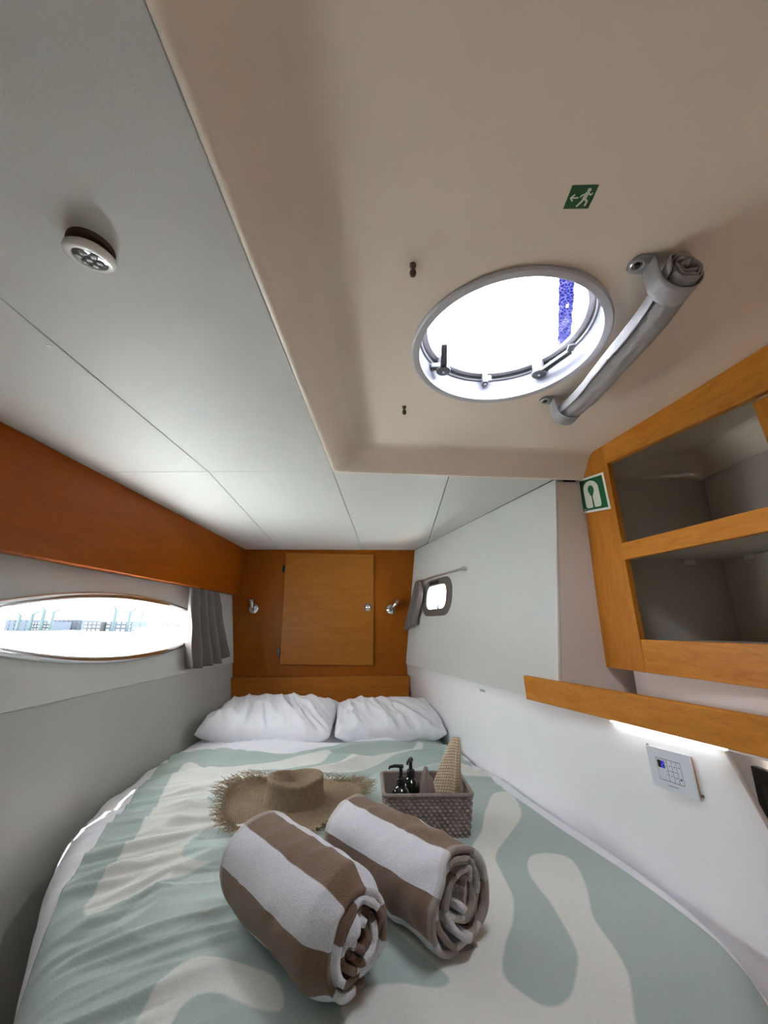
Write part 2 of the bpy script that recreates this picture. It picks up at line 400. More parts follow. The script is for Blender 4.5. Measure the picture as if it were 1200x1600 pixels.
# return panel facing aft and the outer side behind the locker
ret = MB().prism([(0.468, 1.238, -0.213), (1.06, 1.238, -0.213), (1.06, 1.238, 0.470), (0.535, 1.238, 0.470)], (0, 0.03, 0))
build(ret, 'return_panel', 'liner_pink', wall_r)
build(MB().box((0.535, 1.245, -1.2), (1.06, 1.275, -0.205)), 'return_panel', 'liner_pink', wall_r)
build(MB().box((0.548, 1.266, 0.46), (1.06, 1.29, 0.64)), 'deck_edge', 'gap_dark', wall_r)
build(MB().box((1.022, -0.95, -1.2), (1.06, 1.232, 0.470)), 'side_panel', 'liner_pink', wall_r)
build(MB().box((1.04, -0.95, 0.45), (1.07, 1.28, 0.64)), 'deck_edge', 'gap_dark', wall_r)
# lower moulding
B0 = Vector((0.10, 2.5)); B1 = Vector((0.567, 1.107)); bd = (B1-B0).normalized()
RN = Vector((bd.y, -bd.x)); RN = RN if RN.x < 0 else -RN       # towards the berth
def lean(z): return 0.024*max(0.0, min(1.0, (z+0.5)/0.287))
plan = [B0-bd*0.06, B0+bd*0.75, B0+bd*1.50, B0+bd*1.64, B0+bd*1.675, B0+bd*1.697, B0+bd*1.708]
pv = [Vector((p.x, p.y)) for p in plan]
pv[-3] += Vector((0.001, 0)); pv[-2] += Vector((0.004, 0)); pv[-1] += Vector((0.010, 0.0)); pv.append(pv[-1]+Vector((0.012, 0.006)))
lowm = MB()
nz_ = 14
def lowpt(i, k):
    z = -0.213-(k/nz_)*0.987
    p = pv[i]
    k_ = lean(z); e_ = 0.05*max(0.0, min(1.0, (-0.213-z)/0.14))*max(0, min(1, (i-2)/2))     # near end sweeps towards the foot
    return (p.x+RN.x*k_+bd.x*e_, p.y+RN.y*k_+bd.y*e_, z)
lv = [lowpt(i, k) for k in range(nz_+1) for i in range(len(pv))]
lf = [(k*len(pv)+i, k*len(pv)+i+1, (k+1)*len(pv)+i+1, (k+1)*len(pv)+i) for k in range(nz_) for i in range(len(pv)-1)]
lowm.add(lv, lf)
low_r = struct(lowm, 'wall_right_lower', 'wall_gloss', 'glossy white moulding beside the mattress on the right', 'wall', smooth=50, solid=0.008)
# ledge behind the rail
build(MB().prism([uw(-0.06, -0.25, 0.034), uw(WLEN, -0.25, 0.034), uw(WLEN, -0.16, 0.034), uw(-0.06, -0.16, 0.034)], (wn.x*0.03, wn.y*0.03, 0)), 'seam_backing', 'gap_dark', low_r)
led = MB().prism([(0.44, 1.47, -0.222), (0.66, 0.80, -0.222), (1.05, 0.80, -0.222), (1.05, 1.24, -0.222), (0.52, 1.24, -0.222)], (0, 0, 0.008))
build(led, 'ledge', 'wall_gloss', low_r)
und = MB().prism([(0.672, 1.20, -0.214), (0.745, 0.62, -0.214), (0.745, 0.62, -0.10), (0.672, 1.20, -0.10)], (0.01, 0, 0))
build(und, 'under_locker_panel', 'liner_pink', low_r)

# closing wall behind the photographer, with the doorway
struct(MB().plate([(-1.15, -1.2), (1.1, -1.2), (1.1, 0.64), (-1.15, 0.64)], [], lambda a, b: (a, -0.95, b), (0, 0.03, 0)),
       'wall_back', 'liner', 'pale liner wall behind the foot of the berth', 'wall')

# ceiling: moulded deck recess with the round hatch opening, and the headliner panels
HX, HY, HR = 0.225, 0.672, 0.1905
def rim(ins, z, r):
    y0, y1, x0, x1 = -0.95+ins, 1.157-ins, -0.198+ins, 1.03-ins
    out = []
    for (x, y) in rrect(x0, x1, y0, y1, r, 6):
        t = (y+0.95)/2.1
        out.append((x, y+0.093*(x+0.2)*max(0, t)**3, z))
    return out
levels = [(0.0, 0.500, 0.012), (0.0, 0.475, 0.012), (0.003, 0.472, 0.014), (0.010, 0.472, 0.02), (0.014, 0.476, 0.024), (0.030, 0.502, 0.035), (0.046, 0.528, 0.05), (0.056, 0.539, 0.055), (0.066, 0.5435, 0.06), (0.078, 0.545, 0.06)]
tray = MB(); lp = [rim(*l) for l in levels]; nn = len(lp[0])
tray.add([p for l in lp for p in l], [(k*nn+i, k*nn+(i+1) % nn, (k+1)*nn+(i+1) % nn, (k+1)*nn+i) for k in range(len(levels)-1) for i in range(nn)])
tray.plate([(p[0], p[1]) for p in lp[-1]], [circ(HX, HY, HR-0.008)], lambda a, b: (a, b, 0.545), (0, 0, 0.004))
ceil = struct(tray, 'ceiling', 'gelcoat', 'cream moulded deckhead recess around the round hatch', 'ceiling', smooth=40)
# roof of the deck above everything
roof = MB().plate([(-1.2, -1.0), (1.1, -1.0), (1.1, 1.30), (0.62, 1.30), (0.2, 2.6), (-1.2, 2.6)], [circ(HX, HY, HR-0.004)], lambda a, b: (a, b, 0.585), (0, 0, 0.045))
build(roof, 'deck', 'gap_dark', ceil)
def seam_x(y): return -0.606 if y < 1.165 else -0.606-0.142*(y-1.165)/1.315
G = 0.0013
def wallx(y): return A0.x+(A0.y-y)*(A1.x-A0.x)/(A0.y-A1.y)-0.002
def rimy(x): return 1.157+0.093*(x+0.2)+0.0012
panels = [
    [(-0.985, -0.95), (-0.606-G, -0.95), (-0.606-G, 1.165-G), (-0.985, 1.165-G)],
    [(-0.606+G, -0.95), (-0.2-G, -0.95), (-0.2-G, 1.165-G), (-0.606+G, 1.165-G)],
    [(-0.985, 1.165+G*0.5), (-0.606-G, 1.165+G*0.5), (seam_x(2.5)-G, 2.498), (-0.985, 2.498)],
    [(-0.606+G, 1.165+G*0.5), (-0.2-G, rimy(-0.2)+0.004), (-0.212-G, 2.498), (seam_x(2.5)+G, 2.498)],
    [(-0.2+G, rimy(-0.2)), (0.179-G, rimy(0.179)), (0.196-G, 2.30), (wallx(2.30), 2.30), (wallx(2.498), 2.498), (-0.212+G, 2.498)],
    [(0.179+G, rimy(0.179)), (wallx(1.242), 1.24), (0.196+G, 2.295)],
]
panels[4] = [(-0.2+G, rimy(-0.2)), (0.179-G, rimy(0.179)), (0.1945-G, 2.29), (wallx(2.498), 2.498), (-0.212+G, 2.498)]
for q in panels:
    build(MB().prism([(x, y, ZC) for x, y in q], (0, 0, 0.012)), 'panel', 'liner', ceil, bevel=0.0012)
build(MB().box((-1.1, -0.95, 0.50), (-0.2, 1.16, 0.51)), 'backing', 'gap_dark', ceil)
build(MB().prism([(-1.1, 1.16, 0.50), (0.60, 1.24, 0.50), (0.2, 2.5, 0.50), (-1.1, 2.5, 0.50)], (0, 0, 0.01)), 'backing', 'gap_dark', ceil)
for (x, y) in ((-0.621, 0.572), (-0.626, 1.068), (-0.628, 1.197)):
    build(MB().lathe([(0.0, -0.0005), (0.0012, -0.0008), (0.003, -0.0012), (0.0042, -0.0006), (0.0045, 0.001)], (x, y, ZC), seg=14), 'screw', 'steel_satin', ceil, smooth=40)

# ================================================================== windows
# lens window
w1 = struct(MB().plate(lens(WH*0.985), [], lw(-0.022), nL*-0.005), 'window_1', 'window_glass', 'long lens-shaped hull window looking onto the marina', 'window')
def lens_ring(off, h, r, name, m):
    pts = lens(h, 0.0, 40); pts.append(pts[0])
    mb = MB().tube([lw(off)(a, b) for a, b in pts], r, 10, cap=False)
    return build(mb, name, m, w1, smooth=60)
lens_ring(0.003, WH+0.006, 0.0135, 'window_frame', 'chrome')
lens_ring(-0.016, WH-0.002, 0.005, 'window_seal', 'steel_satin')
# portlight
w2 = struct(MB().plate(rrect(PA-0.16, PA+0.16, PZ-0.074, PZ+0.074, 0.068), [], lambda a, z: uw(a, z, 0.022), (wn.x*0.004, wn.y*0.004, 0)), 'window_2', 'window_glass', 'small rounded portlight in the right hull panel', 'window')
fr = MB().plate(rrect(PA-0.185, PA+0.185, PZ-0.098, PZ+0.098, 0.085), [rrect(PA-0.125, PA+0.125, PZ-0.060, PZ+0.060, 0.045)], lambda a, z: uw(a, z, -0.008), (wn.x*0.012, wn.y*0.012, 0))
build(fr, 'window_frame', 'chrome_dull', w2, bevel=0.004)
build(MB().prism([uw(PA-0.09, PZ+0.070, -0.012), uw(PA+0.03, PZ+0.070, -0.012), uw(PA+0.03, PZ+0.086, -0.012), uw(PA-0.09, PZ+0.086, -0.012)], (wn.x*0.006, wn.y*0.006, 0)), 'latch_bar', 'gap_dark', w2, bevel=0.002)
build(MB().tube([uw(PA+0.055, PZ-0.072, -0.012), uw(PA+0.05, PZ-0.03, -0.014)], [0.006, 0.004], 8), 'latch', 'plastic_grey', w2, smooth=50)
# rail and curtain of the portlight
rod = thing('curtain_rod', 'thin metal curtain rod above the small portlight', 'rod', uw(0.35, 0.25, -0.02))
build(MB().tube([uw(0.13, 0.262, -0.018), uw(0.72, 0.262, -0.018)], 0.0055, 10), 'rod', 'steel_satin', rod, smooth=50)
for a in (0.72, 0.16):
    build(MB().tube([uw(a, 0.262, 0.0), uw(a, 0.262, -0.024)], 0.009, 10), 'bracket', 'steel_satin', rod, smooth=50)
def pc(u, v):
    al = 0.15-0.14*v**0.8; ar = 0.205+0.085*math.sin(PI*min(1.0, v*1.15))*(1-0.3*v)-0.02*v
    a = al+(ar-al)*u; z = 0.262-0.245*v-0.03*(1-u)*v*1.2
    return uw(a, z, -0.022-0.012*math.sin(u*16+v*1.5)-0.02*math.sin(v*PI)*u)
pcu = MB().grid(pc, 40, 20)
tag(build(pcu, 'portlight_curtain', 'curtain', smooth=180, solid=0.002), 'small grey curtain bunched beside the little portlight', 'curtain')

# hatch
hatch = struct(MB().plate(circ(HX, HY, 0.172, 64), [], lambda a, b: (a, b, 0.604), (0, 0, 0.006)), 'window_3', 'hatch_glass', 'round deck hatch open to the bright sky', 'window')
c3 = (HX, HY, 0)
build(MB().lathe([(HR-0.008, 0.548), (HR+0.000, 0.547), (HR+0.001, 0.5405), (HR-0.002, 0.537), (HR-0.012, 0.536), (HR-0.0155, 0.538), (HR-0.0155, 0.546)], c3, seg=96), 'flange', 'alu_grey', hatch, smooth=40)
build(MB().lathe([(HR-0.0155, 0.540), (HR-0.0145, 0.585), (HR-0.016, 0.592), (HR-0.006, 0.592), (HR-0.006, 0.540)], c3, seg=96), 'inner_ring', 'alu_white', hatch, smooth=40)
build(MB().lathe([(HR-0.0150, 0.592), (HR-0.021, 0.592), (HR-0.021, 0.600), (HR-0.012, 0.600)], c3, seg=96), 'seal', 'rubber', hatch, smooth=40)
build(MB().lathe([(HR-0.016, 0.5905), (HR-0.019, 0.5885), (HR-0.0215, 0.5905), (HR-0.019, 0.5925)], c3, seg=96), 'seal_lip', 'alu_grey', hatch, smooth=60)
build(MB().lathe([(HR-0.0195, 0.5985), (HR-0.0215, 0.5975), (0.157, 0.5985), (0.1555, 0.604), (HR-0.012, 0.612), (HR-0.010, 0.600)], c3, seg=96), 'lid_ring', 'alu_grey', hatch, smooth=40)
def handle(px, py, tx, ty, out, kx, ky):
    h = build(MB().lathe([(0.0, 0.570), (0.0150, 0.570), (0.0150, 0.574), (0.0125, 0.577), (0.0135, 0.600), (0.0, 0.604)], (px, py, 0), seg=24), 'handle_post', 'plastic_post', hatch, smooth=40)
    d = Vector((tx-px, ty-py, 0)); L = d.length; d.normalize(); s = Vector((-d.y, d.x, 0))*0.0075
    p = Vector((px, py, 0.569)); q = p+d*L
    lv = MB()
    lv.prism([p+s, p-s, q-s*0.85, q+s*0.85], (0, 0, 0.004))
    for k in (-1, 1): lv.prism([p+s*k, p+s*k*0.72, q+s*0.85*k*0.72, q+s*0.85*k], (0, 0, -0.003))
    if out: 
        e = q+Vector((out[0], out[1], 0)); t = (e-q).normalized(); s2 = Vector((-t.y, t.x, 0))*0.0068
        lv.prism([q+s2, q-s2, e-s2, e+s2], (0, 0, 0.004))
    build(lv, 'handle_lever', 'plastic_grey', h, bevel=0.001)
    build(MB().lathe([(0.0, 0.5655), (0.0150, 0.5655), (0.0165, 0.567), (0.0165, 0.570), (0.0, 0.571)], (px, py, 0), seg=24), 'pivot_disc', 'plastic_grey', h, smooth=40)
    build(MB().lathe([(0.0, 0.5635), (0.003, 0.564), (0.0035, 0.566)], (px, py, 0), seg=12), 'pivot_screw', 'chrome', h, smooth=40)
    build(MB().box((min(px, px+kx), py+ky-0.006, 0.571), (max(px, px+kx), py+ky+0.008, 0.584)), 'catch', 'plastic_grey', h, bevel=0.002)
handle(0.112, 0.775, 0.104, 0.690, None, -0.030, -0.004)
handle(0.335, 0.790, 0.375, 0.715, (-0.004, -0.020), 0.030, 0.004)
hg = build(MB().box((0.213, 0.824, 0.571), (0.227, 0.842, 0.598)), 'hinge', 'plastic_grey', hatch, bevel=0.003)
build(MB().lathe([(0.0, 0.570), (0.0030, 0.570), (0.0035, 0.572)], (0.220, 0.833, 0), seg=12), 'pivot_screw', 'chrome', hg, smooth=40)
build(MB().box((0.226, 0.828, 0.578), (0.236, 0.834, 0.594)), 'hinge_tab', 'plastic_post', hg, bevel=0.001)
# blue strip lying across the glass outside
st = MB(); random.seed(9)
n_ = 26; rows = []
p0, p1 = Vector((0.300, 0.535)), Vector((0.388, 0.765)); d_ = (p1-p0).normalized(); s_ = Vector((d_.y, -d_.x))
for i in range(n_+1):
    c_ = p0+(p1-p0)*(i/n_); a_ = 0.0135+random.uniform(-0.0012, 0.0012); b_ = 0.0135+random.uniform(-0.0012, 0.0012)
    for k in range(7):
        t = k/6; q = c_+s_*(-a_+(a_+b_)*t); rows.append((q.x, q.y, 0.6125+0.004*abs(nz(i*0.7, k*0.9))))
fc = [(i*7+k, i*7+k+1, (i+1)*7+k+1, (i+1)*7+k) for i in range(n_) for k in range(6) if not (i == 11 and k == 3)]
st.add(rows, fc)
tag(build(st, 'blue_strip', 'tape_blue', solid=0.0006), 'crinkled blue strip lying across the hatch glass', 'strip')

# ================================================================== bulkhead fittings
wd = thing('locker_door', 'square lighter wooden locker door in the bulkhead above the pillows', 'door', (-0.41, 2.49, -0.22))
build(MB().prism([(-0.706, 2.498, 0.457), (-0.136, 2.498, 0.448), (-0.128, 2.498, -0.221), (-0.690, 2.498, -0.220)], (0, -0.018, 0)), 'door_panel', 'wood_door', wd, bevel=0.003)
for (x, z) in ((-0.712, 0.355), (-0.700, -0.150)):
    build(MB().box((x-0.010, 2.482, z-0.022), (x+0.006, 2.499, z+0.022)), 'hinge', 'plastic_black', wd, bevel=0.002)
kn = build(MB().lathe([(0.024, 0.0), (0.024, 0.004), (0.020, 0.007), (0.017, 0.004)], (-0.168, 2.480, 0.117), (0, -1, 0), 28), 'knob', 'chrome', wd, smooth=40)
build(MB().lathe([(0.016, 0.0), (0.016, 0.010), (0.012, 0.014), (0.0, 0.016)], (-0.168, 2.480, 0.117), (0, -1, 0), 24), 'button', 'chrome', kn, smooth=40)
def reading_lamp(x, z, dx, lbl):
    t = thing('reading_lamp', lbl, 'lamp', (x, 2.5, z-0.03), 'chrome reading lamps on the bulkhead')
    build(MB().lathe([(0.030, 0.0), (0.030, 0.006), (0.024, 0.012), (0.014, 0.016), (0.0, 0.017)], (x, 2.499, z), (0, -1, 0), 28), 'base', 'chrome', t, smooth=40)
    build(MB().tube([(x, 2.485, z), (x+dx*0.2, 2.462, z+0.012), (x+dx*0.6, 2.452, z+0.032)], [0.011, 0.010, 0.009], 12), 'arm', 'chrome', t, smooth=60)
    a = Vector((dx*0.4, -0.008, 0.035)).normalized()
    build(MB().lathe([(0.0, -0.010), (0.010, -0.010), (0.012, 0.0), (0.011, 0.008), (0.016, 0.016), (0.025, 0.030), (0.023, 0.031), (0.013, 0.025), (0.0, 0.024)], (x+dx*0.5, 2.450, z+0.026), a, 20), 'head', 'chrome', t, smooth=40)
reading_lamp(-0.885, 0.105, 0.006, 'chrome reading lamp on the bulkhead left of the locker door')
reading_lamp(-0.026, 0.105, 0.055, 'chrome reading lamp on the bulkhead right of the locker door')
hb = MB().prism([(-1.005, 2.47, -0.297), (0.085, 2.47, -0.272), (0.085, 2.47, -0.62), (-0.99, 2.47, -0.62)], (0, 0.022, 0))
tag(build(hb, 'headboard', 'wood_board', bevel=0.002), 'wooden headboard plank standing behind the pillows', 'headboard')

# ================================================================== right-hand locker
LK0 = Vector((0.6155, 1.2445)); LD = Vector((0.216, -1.0)).normalized(); LN = Vector((1.0, 0.216)).normalized()
def lk(a, z, off=0.0): return (LK0.x+LD.x*a+LN.x*off, LK0.y+LD.y*a+LN.y*off, z)
lock = thing('corner_locker', 'open corner locker with wooden face frame, beside the round hatch', 'locker', lk(0.3, -0.107))
TH = (LN.x*0.018, LN.y*0.018, 0)
build(MB().prism([lk(0.0, -0.107), lk(0.148, -0.107), lk(0.134, 0.50), lk(0.128, 0.5445), lk(0.060, 0.5445), lk(0.016, 0.49)], TH), 'stile', 'wood_stile', lock, bevel=0.0015)
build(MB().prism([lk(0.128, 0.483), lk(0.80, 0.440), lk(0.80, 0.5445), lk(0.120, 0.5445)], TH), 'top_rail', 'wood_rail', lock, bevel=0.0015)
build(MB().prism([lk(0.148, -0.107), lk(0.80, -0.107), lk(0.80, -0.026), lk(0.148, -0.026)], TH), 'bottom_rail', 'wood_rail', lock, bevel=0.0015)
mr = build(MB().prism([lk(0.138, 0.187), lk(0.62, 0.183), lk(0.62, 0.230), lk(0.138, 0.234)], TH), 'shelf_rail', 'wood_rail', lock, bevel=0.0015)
build(MB().prism([lk(0.535, 0.445), lk(0.80, 0.445), lk(0.80, -0.03), lk(0.565, -0.03)], TH), 'stile', 'wood_stile', lock, bevel=0.0015)
def shelf(z): return MB().prism([lk(0.03, z, 0.018), lk(0.80, z, 0.018), (1.02, 0.50, z), (1.02, 1.234, z), (0.64, 1.234, z)], (0, 0, 0.010))
build(shelf(0.205), 'shelf', 'locker_lining', lock)
build(shelf(-0.040), 'bottom_board', 'locker_lining', lock)
build(MB().box((0.66, 1.222, -0.03), (1.018, 1.234, 0.204)), 'lining_panel', 'locker_lining', lock)
build(MB().box((0.66, 1.222, 0.216), (1.018, 1.234, 0.466)), 'lining_panel', 'locker_lining', lock)
build(MB().box((1.005, 0.50, -0.03), (1.018, 1.218, 0.204)), 'lining_panel', 'locker_lining', lock)
build(MB().box((1.005, 0.50, 0.216), (1.018, 1.218, 0.466)), 'lining_panel', 'locker_lining', lock)
build(MB().prism([lk(0.81, -0.04, 0.0), lk(0.81, 0.54, 0.0), (1.02, 0.44, 0.54), (1.02, 0.44, -0.04)], (0, 0.01, 0)), 'end_panel', 'locker_lining', lock)
for (x, y) in ((0.90, 1.215), (1.0, 1.12)):
    build(MB().box((x-0.012, y-0.012, 0.188), (x+0.012, y+0.006, 0.205)), 'shelf_cleat', 'plastic_white', lock, bevel=0.002)
# rail below
RD = bd
def rl(a, z, off=0.0): p = B0+RD*a; off = off+lean(z); return (p.x+RN.x*off, p.y+RN.y*off, z)
rail = build(MB().prism([rl(1.168, -0.217, 0.010), rl(2.05, -0.205, 0.004), rl(2.05, -0.142, 0.004), rl(1.162, -0.147, 0.010)], (RN.x*0.022, RN.y*0.022, 0)), 'shelf_fiddle', 'wood_rail', bevel=0.003)
tag(rail, 'long wooden fiddle rail fixed to the wall above the control panel', 'rail')

# stickers and small fittings ------------------------------------------------
def sign_on(name, label, fr_, quads_):
    """fr_(u, v, h): point on the sign (unit square), h = lift off the surface"""
    t = thing(name, label, 'sign', fr_(0.5, 0, 0))
    for nm, m, poly, h in quads_:
        mb = MB(); top = [Vector(fr_(u, v, h)) for u, v in poly]; bot = [Vector(fr_(u, v, 0)) for u, v in poly]
        mb.prism(bot, (top[0]-bot[0])); build(mb, nm, m, t)
    return t
def fr1(u, v, h):   # face of the locker stile, leaning a little with it
    a = -0.014+0.128*u+0.008*(1-v); z = 0.352+0.128*v-0.010*u*(1-v)-0.018*u*v+0.010*(1-v)*(1-u)
    return lk(a, z, -h)
def ell(cx, cy, rx, ry, n=24, a0=0, a1=2*PI): return [(cx+rx*math.cos(a0+(a1-a0)*i/n), cy+ry*math.sin(a0+(a1-a0)*i/n)) for i in range(n)]
vest = [(0.30, 0.12)]+[(0.26, 0.14), (0.24, 0.20), (0.24, 0.64)]+[(0.5+0.26*math.cos(PI-PI*i/14), 0.64+0.24*math.sin(PI-PI*i/14)) for i in range(1, 14)]+[(0.76, 0.64), (0.76, 0.20), (0.74, 0.14), (0.70, 0.12), (0.55, 0.12), (0.53, 0.14), (0.52, 0.40), (0.48, 0.40), (0.47, 0.14), (0.45, 0.12)]
hole = [(0.5, 0.38)]+[(0.5+0.10*math.cos(-0.6+(PI+1.2)*i/14), 0.62+0.125*math.sin(-0.6+(PI+1.2)*i/14)) for i in range(15)]
sign_on('lifejacket_sign', 'green square life jacket sticker on the locker stile', fr1,
        [('sign_board', 'sticker_white', [(0, 0), (1, 0), (1, 1), (0, 1)], 0.0012),
         ('green_field', 'sticker_green', [(0.06, 0.06), (0.94, 0.06), (0.94, 0.94), (0.06, 0.94)], 0.0016),
         ('lifejacket_symbol', 'sticker_pale', vest, 0.0020), ('neck_opening', 'sticker_green', hole, 0.0024),
         ('small_print', 'sticker_pale', [(0.12, 0.085), (0.20, 0.085), (0.20, 0.115), (0.12, 0.115)], 0.0020)])
def fr2(u, v, h):
    return (0.2275+0.0335*u, 0.3675+0.0295*(1-v)*1.0, 0.545-h)
limb = lambda a, b, w_: [(a[0]+(b[1]-a[1])/math.hypot(b[0]-a[0], b[1]-a[1])*w_, a[1]-(b[0]-a[0])/math.hypot(b[0]-a[0], b[1]-a[1])*w_), (b[0]+(b[1]-a[1])/math.hypot(b[0]-a[0], b[1]-a[1])*w_, b[1]-(b[0]-a[0])/math.hypot(b[0]-a[0], b[1]-a[1])*w_), (b[0]-(b[1]-a[1])/math.hypot(b[0]-a[0], b[1]-a[1])*w_, b[1]+(b[0]-a[0])/math.hypot(b[0]-a[0], b[1]-a[1])*w_), (a[0]-(b[1]-a[1])/math.hypot(b[0]-a[0], b[1]-a[1])*w_, a[1]+(b[0]-a[0])/math.hypot(b[0]-a[0], b[1]-a[1])*w_)]
run = [('running_figure', 'sticker_white', q, 0.0008) for q in (ell(0.72, 0.80, 0.075, 0.085, 14), limb((0.70, 0.72), (0.66, 0.42), 0.075), limb((0.70, 0.68), (0.52, 0.58), 0.03), limb((0.52, 0.58), (0.48, 0.50), 0.028), limb((0.74, 0.68), (0.86, 0.58), 0.03), limb((0.86, 0.58), (0.90, 0.68), 0.025),
        limb((0.66, 0.44), (0.58, 0.26), 0.04), limb((0.58, 0.26), (0.48, 0.10), 0.035), limb((0.68, 0.44), (0.82, 0.32), 0.04), limb((0.82, 0.32), (0.80, 0.12), 0.035))]
arrow = [('arrow', 'sticker_white', q, 0.0008) for q in (limb((0.12, 0.48), (0.42, 0.48), 0.03), limb((0.12, 0.48), (0.24, 0.62), 0.03), limb((0.12, 0.48), (0.24, 0.34), 0.03))]
sign_on('exit_sign', 'small green emergency exit sticker with running figure on the deckhead', fr2,
        [('sign_board', 'sticker_green_dark', [(0, 0), (1, 0), (1, 1), (0, 1)], 0.0005)]+run+arrow)
# studs for the hatch blind
for (x, y, s, lb) in ((0.028, 0.478, 1.0, 'small dark turn stud in the deckhead nearer the exit sticker'), (0.024, 0.888, 1.0, 'small dark turn stud in the deckhead at the front rim of the recess')):
    t = thing('blind_stud', lb, 'stud', (x, y, 0.522), 'studs for the hatch blind')
    build(MB().lathe([(0.0052, 0.0), (0.0052, -0.004), (0.003, -0.006), (0.003, -0.012), (0.0, -0.012)], (x, y, 0.545), seg=14), 'base', 'brass_dark', t, smooth=40)
    build(MB().lathe([(0.0, -0.011), (0.0045, -0.012), (0.0055, -0.016), (0.0045, -0.021), (0.002, -0.023), (0.0, -0.023)], (x, y, 0.545), seg=12), 'turn_head', 'brass_dark', t, smooth=60)

# ceiling spot lamp, hanging askew out of its hole
sp = thing('ceiling_spotlight', 'round white ceiling spotlight hanging askew from the left headliner', 'lamp', (-0.408, 0.398, 0.455))
sc_ = Vector((-0.4035, 0.389, 0.4745)); sax = Vector((0.12, -0.20, 1.0)).normalized()
build(MB().lathe([(0.0, 0.010), (0.0275, 0.010), (0.0275, -0.003), (0.026, -0.005), (0.0, -0.005)], (-0.402, 0.386, ZC), (0, 0, 1), 40), 'mounting_ring', 'brass_dark', sp, smooth=40)
build(MB().lathe([(0.0, 0.006), (0.024, 0.006), (0.0255, 0.003), (0.0292, 0.002), (0.0300, -0.002), (0.0288, -0.005), (0.0255, -0.0068), (0.0210, -0.0068), (0.0196, -0.004), (0.0, -0.004)], sc_-sax*0.004, sax, 48), 'bezel', 'plastic_white', sp, smooth=40)
ln = build(MB().lathe([(0.0, -0.0060), (0.015, -0.0060), (0.0194, -0.005), (0.0194, -0.003)], sc_-sax*0.004, sax, 40), 'lens', 'lens_grey', sp, smooth=40)
su = sax.cross(Vector((1, 0, 0))).normalized(); sv = sax.cross(su)
for k in range(7):
    r_ = 0 if k == 6 else 0.0118; a = k*PI/3
    q = sc_-sax*0.0100+(su*math.cos(a)+sv*math.sin(a))*r_
    build(MB().lathe([(0.0050, 0.0), (0.0047, -0.0012), (0.0035, -0.0022), (0.0018, -0.0024), (0.0, -0.0014)], q, sax, 16), 'led_dome', 'lens_dome', ln, smooth=60)

# ================================================================== rolls: towels and hatch blind
def spiral_roll(L, r0, r1, turns, ns, nt, seed, wob=0.0, loose=0.0, phase=0.0, squash=1.0, axial=0.006, stripe=0.064, sphase=0.0, tuck=0.0, hemw=0.012, side=1, crz=0.0):
    verts = []; stripes = []; hems = []
    ths = np.linspace(0, 2*PI*turns, ns+1); s_ = 0.0; arc = []
    pr = None
    for th in ths:
        r = r0+(r1-r0)*th/(2*PI*turns); arc.append(s_)
        s_ += r*(2*PI*turns/ns)
    total = s_
    for j in range(nt+1):
        t = j/nt; x = (t-0.5)*L
        endk = smooth01((t-0.72)/0.28)
        for i, th in enumerate(ths):
            r = r0+(r1-r0)*th/(2*PI*turns); f_in = 1-th/(2*PI*turns)
            rr = r*(1+wob*nz(math.cos(th)*1.3, math.sin(th)*1.3+seed, t*2.0+th*0.05))
            rr *= 1+loose*endk*f_in*0.9*nz(math.cos(th)*1.1+3, math.sin(th)*1.1, seed+th*0.12)
            rr -= tuck*smooth01((t-0.86)/0.14)*(0.3+0.7*(1-f_in))*0.9
            rr += crz*(1-f_in)**2*(0.006*max(0.0, 1-abs(nz(x*16+seed, math.cos(th)*1.2, math.sin(th)*1.2))*3.2)-0.0035*math.exp(-((t-0.62)/0.05)**2)*max(0.0, math.cos(side*th+phase-2.0)))
            rr = max(rr, 0.006)
            a = side*th+phase
            xx = x+axial*(2*t-1)*nz(th*0.45, seed*2.1)*1.6+axial*1.5*endk*nz(th*0.9, seed+7)
            verts.append((xx, rr*math.cos(a), rr*math.sin(a)*squash+0.0018*nz(x*30, a*2, seed)))
            q = (total-arc[i]+sphase) % (2*stripe)
            stripes.append(stripe/2-abs(q-stripe*1.5))
            hems.append(1.0 if (t*L < hemw) or ((1-t)*L < hemw and tuck == 0) else 0.0)
    faces = [(j*(ns+1)+i, j*(ns+1)+i+1, (j+1)*(ns+1)+i+1, (j+1)*(ns+1)+i) for j in range(nt) for i in range(ns)]
    return verts, faces, [v*28 for v in stripes], hems
def place(verts, c, d, up_=(0, 0, 1)):
    d = Vector(d).normalized(); u = Vector(up_); s = u.cross(d).normalized(); u = d.cross(s)
    return [tuple(Vector(c)+d*v[0]+s*v[1]+u*v[2]) for v in verts]

